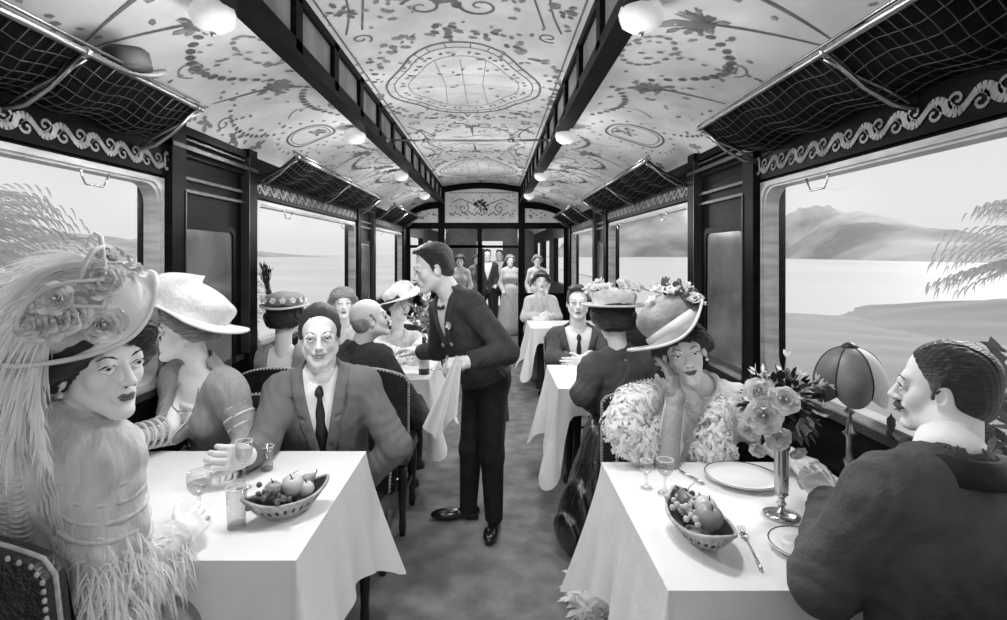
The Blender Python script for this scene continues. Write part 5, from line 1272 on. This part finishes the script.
f = Field(); hipR, hipL = P(479, 380, 3.25), P(492, 382, 3.16); kR, kL = P(471, 448, 3.26), P(492, 455, 3.14); aR, aL = P(468, 512, 3.30), P(494, 517, 3.18)
f.chain([hipR, kR, aR-A(0, 0, .015)], [.098, .068, .050], .03); f.chain([hipL, kL, aL-A(0, 0, .015)], [.098, .068, .052], .03); f.ell(dnp, (.165, .13, .13), Z.T.R, .05); f.ell(dnp+A(-.01, 0, .08), (.15, .12, .12), Z.T.R, .05)
f.fn(lambda G, Q: np.maximum(np.maximum(G, (.05-Q[..., 2])), -9)); m = MB(); addf(m, f, .007); mk('trousers', m, M_black, Z.root)
shoe(Z, aR, A(-1, -.10, 0), 1.05); shoe(Z, aL, A(-.15, -1, 0), 1.0)
m = MB()      # the two coat tails
for sx, dx_ in ((-1, 0), (1, .012)):
    def g(u, v, sx=sx): w = .115*(1-.55*v); p = Z.T.pt(sx*(.012+w*u), -.135-.035*sin(pi*u*.5)*0-.02*v+.10*u*u, -.40); return A(p[0]+.02*v, p[1]+.02*v, p[2]-.42*v*(1-.12*u))
    m.grid(g, 8, 12); m.grid(lambda u, v: g(1-u, v)+A(.007, -.0, 0), 8, 12)
mk('coat_tail', m, M_black, Z.root)
nap = thing('napkin', 'white folded napkin hanging from the waiter\'s hand', 'napkin', P(445, 430, 2.84))
m = MB(); n0 = P(459, 361, 2.83)
def g(u, v):
    w = .02+.075*v; L = .42*(1-.42*abs(u-.35)*1.2); return n0+A((u-.62)*w*1.9-.075*v, -.018*sin(u*14+1)*(.3+v)-.01, .012-L*v)
m.grid(g, 26, 18); m.grid(lambda u, v: g(1-u, v)+A(.0, .004, 0), 26, 18); mk('cloth', m, M_cloth, nap)

# 9. far waitress, 10. far man
N = P(541, 298, 6.95); dnp = A(N[0], 7.1, .62)
Z = person('woman in a pale blouse with folded arms beyond the far right table', 1.10, N, 180, dnp, (P(541, 281, 6.92), 182, 0, 0), {1: (A(N[0]-.20, 6.90, .80), A(N[0]-.02, 6.74, .84), (1, -.1, 0), (0, 1, -.3), .3, (.5, .5)), -1: (A(N[0]+.20, 6.90, .80), A(N[0]+.02, 6.72, .80), (-1, -.1, 0), (0, 1, -.3), .3, (.5, .5))}, True, hbody=.013, hhead=.007, hhand=.008)
garment(Z, 'blouse', [M_dressl], g=.012, h=.012, neck=.05, sleeve=(.07, .06, .045), folds=.004, seed=9); hair_lady(Z, M_hair, h=.006); lower_body(Z, dnp, 180, 'skirt', M_dressg, True, splay=.08, reach=.30, h=.02)
N = P(578, 331, 4.34); dnp = A(N[0], 4.42, .58); S = 1.12
Z = person('man in a grey suit with folded arms facing us at the second right table', S, N, 176, dnp, (P(578, 302, 4.30), 172, -2, 0), {1: (P(553, 358, 4.22), P(578, 361, 4.06), (1, -.05, .0), (0, 1, -.1), .3, (.5, .5)), -1: (P(607, 358, 4.22), P(586, 363, 4.02), (-1, -.05, 0), (0, 1, -.1), .3, (.5, .5))}, False, hbody=.008, hhead=.004, hhand=.005)
shirt_part(Z, 'shirt', M_shirt, h=.008); tie_part(Z, M_tie); garment(Z, 'jacket', [M_suitm], g=.016, h=.008, neck=.062, V=(-.34, .26), lapel=True, sleeve=(.064, .058, .044), folds=.003, seed=11)
hair_man(Z, M_hair, -1, h=.004); lower_body(Z, dnp, 180, 'trousers', M_suitm, reach=.32, h=.016)

# 11. lady with flowered hat seen from behind, chair by the aisle
N = P(620, 357, 3.06); dnp = A(N[0]+.01, 3.02, .60); S = 1.14
Z = person('woman seen from behind in a flower covered hat, hand on hip, right of the aisle', S, N, 6, dnp, (P(613, 317, 3.05), 8, -2, 0), {-1: (P(583, 394, 2.98), P(603, 412, 3.16), (.6, .5, -.4), (1, 0, .2), .4, (.5, .5)), 1: (A(N[0]+.26, 3.1, .92), A(N[0]+.15, 3.32, .88), (0, 1, 0), dn, .3, (.5, .5))}, True, hbody=.008, hhead=.0036, hhand=.0045, face=False)
garment(Z, 'dress', [M_suitm], g=.013, h=.0075, neck=.050, neckz=.03, sleeve=(.066, .058, .042), puff=(.15, (.075, .07, .07)), folds=.004, seed=12)
m = MB(); a = Z.T.pt(0, -.01, .0); m.lathe([(.064*S, -.012), (.056*S, .02), (.055*S, .042)], a, 24, 0, Z.T.R); mk('white_collar', m, M_shirt, Z.root)
hair_lady(Z, M_hair, h=.0036, vol=1.05, low=-.068)
ht, H = hat(Z, [M_straw, M_feather, M_ribbon], off=(0, -.01, .062), rc=.10, hc=.08, brim=lambda q: .150, nq=36)
m = MB(); rg = random.Random(8)
for i in range(34): q = rg.random()*2*pi; r = rg.uniform(.06, .15); m = MB(); blossom(m, H.pt(r*cos(q), r*sin(q), .04+.09*(1-r/.15)+rg.uniform(0, .03)), rg.uniform(.026, .036), H.R@A(cos(q)*r*6, sin(q)*r*6-.3, .8)); mk('hat_flower', m, M_petal, ht)
f = Field(); f.ell(dnp, (.19, .19, .13), None, .05)
for (a, b, r1, r2) in ((dnp+A(-.02, .12, 0), P(590, 555, 2.95)+A(.02, .1, .12), .15, .17), (dnp+A(-.09, -.03, -.02), P(580, 548, 2.90)+A(.02, .0, .12), .13, .15), (dnp+A(.06, .2, -.02), A(N[0], 3.28, .14), .15, .19)): f.cone(a, b, r1, r2, .07)
f.fn(lambda G, Q: np.maximum(G+.011*np.sin(Q[..., 0]*75+3*np.sin(Q[..., 2]*5)+Q[..., 1]*40)*np.clip((.75-Q[..., 2])*2, 0, 1), .004-Q[..., 2])); m = MB(); addf(m, f, .009); mk('satin_skirt', m, M_satin, Z.root)

# 12. lady resting her cheek on her gloved hand
N = P(699, 391, 2.30); dnp = A(N[0]+.01, 2.44, .60); S = 1.12
g_el, g_wr = P(666, 462, 2.11), P(675, 397, 2.17)
Z = person('smiling woman in a flowered hat resting her cheek on her long gloved hand', S, N, 176, dnp, (P(683, 350, 2.26), 170, -4, 13), {1: (g_el, g_wr, (-.12, .05, 1), (-.6, .55, .25), (.25, .35, .5, .6), (.6, .4)), -1: (P(768, 442, 2.24), P(790, 458, 2.02), (.5, -.8, 0), dn, .3, (.5, .5))}, True, hbody=.006, smile=.45, gaze=(.05, 1, -.05), hhead=.0025, headk=.98)
o = garment(Z, 'blouse', [M_dressw], g=.013, h=.0055, neck=.056, neckz=-.02, sleeve=(.070, .060, .040), puff=(.25, (.080, .075, .085)), folds=.004, seed=13, upper=.72, cuff=False)
def glove(sd, cov):
    sh, el, wr, dr = Z.arm[sd]; f = Field(); e = el+(sh-el)*cov; f.chain([e, el, wr, wr+dr*.015], [S*.044, S*.040, S*.031, S*.028], S*.02)
    m = MB(); addf(m, f, .0045); k = .98*S*.90
    q = {1: ((-.12, .05, 1), (-.6, .55, .25), (.25, .35, .5, .6), (.6, .4)), -1: ((.5, -.8, 0), dn, .3, (.5, .5))}[sd]
    addf(m, hand_field(wr, q[0], q[1], sd, q[2], q[3], k, 0, .0016), .0025); return mk('long_glove', m, M_glove if sd == 1 else M_dressl, Z.root)
gl = glove(1, .15); glove(-1, .1)
m = MB(); sh, el, wr, dr = Z.arm[1]; u = nrm(wr-el)
for sx in (-1, 1):
    m = MB()
    for i in range(34): m.ell(el+(wr-el)*(i/33)+A(sx*S*(.041-.009*i/33), -.006, 0), .0058, None, 6)
    mk('glove_edging', m, M_lace, gl)
# lace bertha, boa
m = MB(); fluff(m, [P(655, 392, 2.26), P(632, 402, 2.18), P(622, 428, 2.12), P(640, 445, 2.12), P(652, 425, 2.20)], [.05, .075, .085, .07, .05], 2600, .026, .015, 0, .5, 6)
fluff(m, [P(720, 405, 2.22), P(712, 432, 2.18), P(722, 452, 2.16), P(700, 450, 2.18)], [.05, .065, .06, .05], 1500, .026, .015, 0, .5, 7); mk('feather_boa', m, M_feather, Z.root)
sb = snapper(Z.body, o); m = MB()
for j in range(2):
    for i in range(26):
        q = i/25*pi; m.ell(sb(Z.T.pt(-.068*cos(q)*(1+.12*j), .04+.06*sin(q)+.012*j, .012-(.050+.034*j)*sin(q)), .005), .0060*S, None, 7)
mk('pearl_necklace', m, M_beads, Z.root)
hair_lady(Z, M_hair, vol=1.06); earring(Z, -1)
ht, H = hat(Z, [M_felt, M_felth, mat('hat_lining', .05, .8)], off=(.006, -.02, .080), R=Ry(rad(24))@Rx(rad(14)), rc=.104, hc=.140, brim=lambda q: .158+.025*cos(q)+.012*cos(2*q), lift=lambda q, t: .035*t*t*cos(2*q)+.0*t, nq=60, crownfn=lambda q, t, r, z: (r*cos(q), r*sin(q)*1.1, z*1.05))
ribbon_band(Z, H, ht, M_felth, rc=.115, z0=.0, z1=.03)
m = MB(); rg = random.Random(12)
for i in range(34): q = rg.random()*2*pi; r = rg.uniform(.0, .120); c0 = H.pt(0, 0, .055); c = c0+nrm(A(.42, -.30, .85)+A(rg.gauss(0, .38), rg.gauss(0, .38), rg.gauss(0, .25)))*rg.uniform(.128, .152); m = MB(); blossom(m, c, rg.uniform(.022, .034), nrm(c-H.pt(0, 0, 0))); mk('hat_flower', m, M_petal, ht)
m = MB()
for i in range(40): c0 = H.pt(0, 0, .055); e = nrm(A(.42, -.30, .85)+A(rg.gauss(0, .42), rg.gauss(0, .42), rg.gauss(0, .3))); c = c0+e*.122; m.leaf(c, e, np.cross(e, A(0, 1, 0)), .05, .02, (0, 0, 0), 0, 3)
mk('hat_leaves', m, M_leafm, ht)
lower_body(Z, dnp, 180, 'skirt', M_dressw, True, splay=.08, reach=.26)
m = MB()
for i in range(260):      # frilled hem on the floor beside the cloth
    c = A(.36+.16*rng.random(), 2.28+.30*rng.random(), .015+.09*rng.random()**2); m.leaf(c, A(rng.uniform(-1, .4), rng.uniform(-1, .3), rng.uniform(-.05, .7)), A(rng.random(), 1, .3), .07, .022, A(0, 0, -.03), 0, 3)
f = Field(); f.cone(A(.60, 2.5, .20), A(.46, 2.42, .02), .10, .09, .05); f.fn(lambda G, Q: np.maximum(G+.008*np.sin(Q[..., 0]*60+Q[..., 1]*50), .004-Q[..., 2])); addf(m, f, .01); mk('frilled_hem', m, M_lace, Z.root)

# 13. man with moustache, back to us at lower right
N = P(944, 470, 1.24); dnp = A(N[0]-.03, 1.16, .60); S = 1.10
m_el, m_wr = P(824, 582, 1.25), P(829, 502, 1.60)
Z = person('man with slicked hair and moustache at lower right, seen from behind', S, N, 14, dnp, (P(944, 389, 1.33), 46, -1, 0), {-1: (m_el, m_wr, (-.14, .55, .42), (.35, .1, -.8), (.5, .6, .7, .8), (.5, .3)), 1: (A(N[0]+.15, 1.3, .92), A(N[0]+.10, 1.55, .87), (0, 1, 0), dn, .3, (.5, .5))}, False, hbody=.006, moustache=True, hhead=.0024, gaze=(.1, 1, 0), headk=.885)
shirt_part(Z, 'shirt', M_shirt, g=-.002, h=.005, cz=.030)
garment(Z, 'jacket', [M_suitm], g=.018, h=.0055, neck=.066, neckz=.012, sleeve=(.072, .066, .048), folds=.003, seed=14)
m = MB(); a = Z.T.pt(0, -.01, -.01); m.lathe([(.096*S, .004*S), (.091*S, .030*S), (.083*S, .054*S), (.074*S, .055*S), (.071*S, .02)], a, 30, 0, Z.T.R@Rx(.12)); mk('coat_collar', m, M_black, Z.root)
hair_man(Z, M_hair, -1, h=.0026, back=-.088, slick=True); lower_body(Z, dnp, 5, 'trousers', M_suitm, reach=.34)

# 14. crowd in the next saloon
spec = [(-.62, 10.3, 175, True, 'woman in a pale dress standing left of the doorway in the next saloon', M_dressw, M_hair), (-.12, 11.2, 185, False, 'man in dark evening dress standing in the far aisle', M_suitd, M_hair), (.14, 12.0, 170, False, 'second dark suited man farther down the aisle of the next saloon', M_suitd, M_hair),
        (.34, 10.9, 190, True, 'woman in a light gown at the right side of the far doorway', M_dressl, M_hairl), (-.38, 12.8, 180, True, 'woman in grey deep in the next saloon on the left', M_dressg, M_hair), (.86, 10.6, 180, True, 'white clad person behind the right glass of the partition', M_dressw, M_hairl), (-.95, 11.4, 180, False, 'man behind the left glass of the partition', M_suitm, M_hair)]
for i, (x, y, yw, fem, lb, mt, hm) in enumerate(spec):
    s_ = 1.0 if fem else 1.06; N = A(x, y, 1.30 if fem else 1.40); dnp = A(x, y, .88)
    Z = person(lb, s_, N, yw, dnp, (N+A(0, -.01, .17), yw, 0, 0), {1: (N+Rz(rad(yw))@A(.2, .0, -.30), N+Rz(rad(yw))@A(.16, .14, -.44), (0, -1, 0), dn, .3, (.5, .5)), -1: (N+Rz(rad(yw))@A(-.2, .0, -.30), N+Rz(rad(yw))@A(-.16, .14, -.44), (0, -1, 0), dn, .3, (.5, .5))}, fem, hbody=.018, hhead=.010, hhand=.012, face=False, base=(x, y, 0))
    garment(Z, 'dress_top' if fem else 'coat', [mt], g=.014, h=.016, neck=.05, folds=0, cuff=False, V=None if fem else (-.3, .3))
    if not fem: shirt_part(Z, 'shirt', M_shirt, h=.014, collar=False, cuffs=False)
    (hair_lady if fem else hair_man)(Z, hm, h=.008)
    f = Field()
    if fem: f.cone(dnp, A(x, y, .15), .16, .26, .06)
    else:
        for sx in (-1, 1): f.chain([A(x+sx*.09, y, .88), A(x+sx*.10, y, .48), A(x+sx*.10, y, .06)], [.10, .07, .055], .03)
    f.fn(lambda G, Q: np.maximum(G, .002-Q[..., 2])); m = MB(); addf(m, f, .02); mk('gown' if fem else 'trousers', m, mt, Z.root)
# ------------------------------------------------------------ the landscape outside
M_ground = mat('meadow', .52, .95, v2=.66, scale=.05); M_lake = mat('lake', .60, .35, v2=.70, scale=.02)
M_mount = mat('mountain', .30, .95, v2=.62, scale=.02, stretch=(1, 1, 2.5), thr=(.38, .62)); M_hill = mat('hill', .30, .95, v2=.46, scale=.05)  # distance haze is put into the pale mountain greys
def ridge(name, x0, y0, x1, y1, H, depth, seed, m, base=-1.6, n=70, jag=1.0, env=None):
    rg = np.random.RandomState(seed); ph = rg.rand(8)*6; mb = MB(); a, b = A(x0, y0, 0), A(x1, y1, 0); nn = nrm(A(-(y1-y0), x1-x0, 0))
    if nn[0]*x0 < 0: nn = -nn
    def f(u, v):
        e = env(u) if env else sin(pi*min(max(u, 0), 1))**.7
        h = H*e*(.62+.2*sin(u*9+ph[0])+.12*sin(u*23+ph[1])*jag+.06*sin(u*51+ph[2])*jag+.03*sin(u*97+ph[3])*jag); w = sin(pi*min(1, v*1.0))**.9 if v < .5 else 1-.6*(v-.5)
        r = .10*H*sin(u*40+v*11+ph[4])*sin(v*pi)+.05*H*sin(u*83+v*23+ph[5])*sin(v*pi)
        p = a+(b-a)*u+nn*depth*v; return A(p[0], p[1], base+max(0, h*w+r*e*.6))
    mb.grid(f, n, 14); o = mk(name, mb, m); o['kind'] = 'structure'; return o
mb = MB(); mb.grid(lambda u, v: A(-900+1800*u, -300+2200*v, -1.7), 4, 4); struct('ground', mb, M_ground)
mb = MB(); mb.grid(lambda u, v: A(14+280*u, 10+500*v, -1.62), 3, 3); struct('lake', mb, M_lake)
o = ridge('mountain_range', 150, 60, 270, 700, 58, 80, 3, M_mount, env=lambda u: (.34+.66*math.exp(-((u-.60)/.11)**2))*min(1, u*6))
o = ridge('mountain_range', 60, 620, 420, 560, 100, 200, 8, M_mount)
o = ridge('mountain_range', -520, 100, -200, 700, 26, 200, 5, M_hill)
o = ridge('hillside', 11, 21, 24, 36, 3.0, 30, 6, M_hill, base=-1.7, jag=.3)
o = ridge('hillside', 6, 9, 9, 30, 1.0, 10, 9, M_hill, base=-1.7, jag=.3)
o = ridge('hillside', -10, 4, -30, 70, 3.4, 30, 4, M_hill, base=-1.7, jag=.3)
M_fol = soft('foliage_soft', .52, .5); M_fol2 = mat('foliage_dark', .10, .9, v2=.30, scale=3); M_trunk = mat('bark', .08, .9)
def tree(name, loc, h, r, n, label, cat='tree', palm=False, m=None, seed=1):
    rg = random.Random(seed); loc = A(*loc); t = thing(name, label, cat, loc); mb = MB()
    mb.tube([loc, loc+A(.05, 0, h*.4), loc+A(-.04, .05, h*.75)], [.09, .07, .04], 8); mk('trunk', mb, M_trunk, t); mb = MB()
    if palm:
        c = loc+A(0, 0, h*.78)
        for i in range(110):
            a = rg.random()*2*pi; e = A(cos(a), sin(a), rg.uniform(-.1, 1.3)); sp = bez([c, c+nrm(e)*r*.55, c+nrm(e)*r*.9+A(0, 0, -.05*r), c+nrm(e)*r*1.1+A(cos(a), sin(a), -1.2)*r*.25], 14)
            for k in range(1, 15):
                for sd in (-1, 1): d = sp[k]-sp[k-1]; s_ = nrm(np.cross(d, A(0, 0, 1)))*sd; mb.leaf(sp[k], nrm(d)*.8+s_*.7, np.cross(d, s_), r*.30*(1.15-k/15), r*.018, A(0, 0, -.10*r), 0, 3)
    else:
        for i in range(n):
            d = nrm(A(rg.gauss(0, 1), rg.gauss(0, 1), rg.gauss(0, 1))); c = loc+A(0, 0, h*.7)+d*A(r, r, h*.38)*rg.random()**.35; e = nrm(d+A(rg.gauss(0, .6), rg.gauss(0, .6), rg.gauss(0, .6)))
            mb.leaf(c, e, nrm(np.cross(e, A(rg.random(), rg.random(), 1))), .16*r**.3, .075*r**.3, (0, 0, -.02), 0, 2)
    mk('foliage', mb, m or M_fol, t); return t
tree('palm_tree', (-5.35, 4.9, -1.7), 4.3, 1.10, 0, 'feathery palm seen at the left edge of the near left window', palm=True, seed=2)
tree('leafy_bush', (-3.3, 2.75, -1.7), 2.9, .85, 1500, 'round grey bush low outside the near left window', 'bush', seed=5)
tree('palm_tree', (5.85, 5.15, -1.7), 4.2, 1.0, 0, 'feathery palm seen at the right edge of the near right window', palm=True, seed=6)
tree('leafy_bush', (3.3, 3.15, -1.7), 2.55, .75, 1500, 'dark bush outside the right window behind the moustached man', 'bush', m=M_fol2, seed=7)
tree('leafy_tree', (-6.0, 12.0, -1.7), 3.3, 1.0, 900, 'small round tree outside the second left window', seed=9)

# ------------------------------------------------------------ light and camera
w = bpy.data.worlds.new('sky'); bpy.context.scene.world = w; w.use_nodes = True
bg = w.node_tree.nodes['Background']; bg.inputs['Color'].default_value = (.80, .80, .80, 1); bg.inputs['Strength'].default_value = .68
sun = bpy.data.lights.new('sun', 'SUN'); sun.energy = 1.6; sun.angle = rad(18); so = bpy.data.objects.new('sun', sun); C.objects.link(so); so.rotation_euler = (rad(58), 0, rad(128))
for i, (x, y, z) in enumerate(LAMPS):
    l = bpy.data.lights.new('globe_fill', 'AREA'); l.shape = 'DISK'; l.size = .16; l.energy = 7.0; o = bpy.data.objects.new('globe_fill', l); C.objects.link(o); o.location = (x, y, z-.10)  # fill disk added below each globe to brighten the saloon
    l = bpy.data.lights.new('aisle_fill', 'POINT'); l.energy = 8.0; l.shadow_soft_size = .12; o = bpy.data.objects.new('aisle_fill', l); C.objects.link(o); o.location = (x+(-.26 if x > 0 else .26), y, z-.42)  # added fill hanging in open air, towards the aisle from the globe
cam = bpy.data.cameras.new('camera'); co = bpy.data.objects.new('camera', cam); C.objects.link(co); co.location = (0, 0, EYE); co.rotation_euler = (rad(90), 0, 0)
cam.sensor_width = 36; cam.lens = F_PX/1007*36; cam.shift_x = (503.5-VX)/1007; cam.shift_y = -(310-VY)/1007; cam.clip_start = .02; cam.clip_end = 4000
sc = bpy.context.scene; sc.camera = co; vs = sc.view_settings; vs.view_transform = 'Standard'; vs.look = 'None'; vs.gamma = 1; vs.exposure = 0.55; vs.use_curve_mapping = False
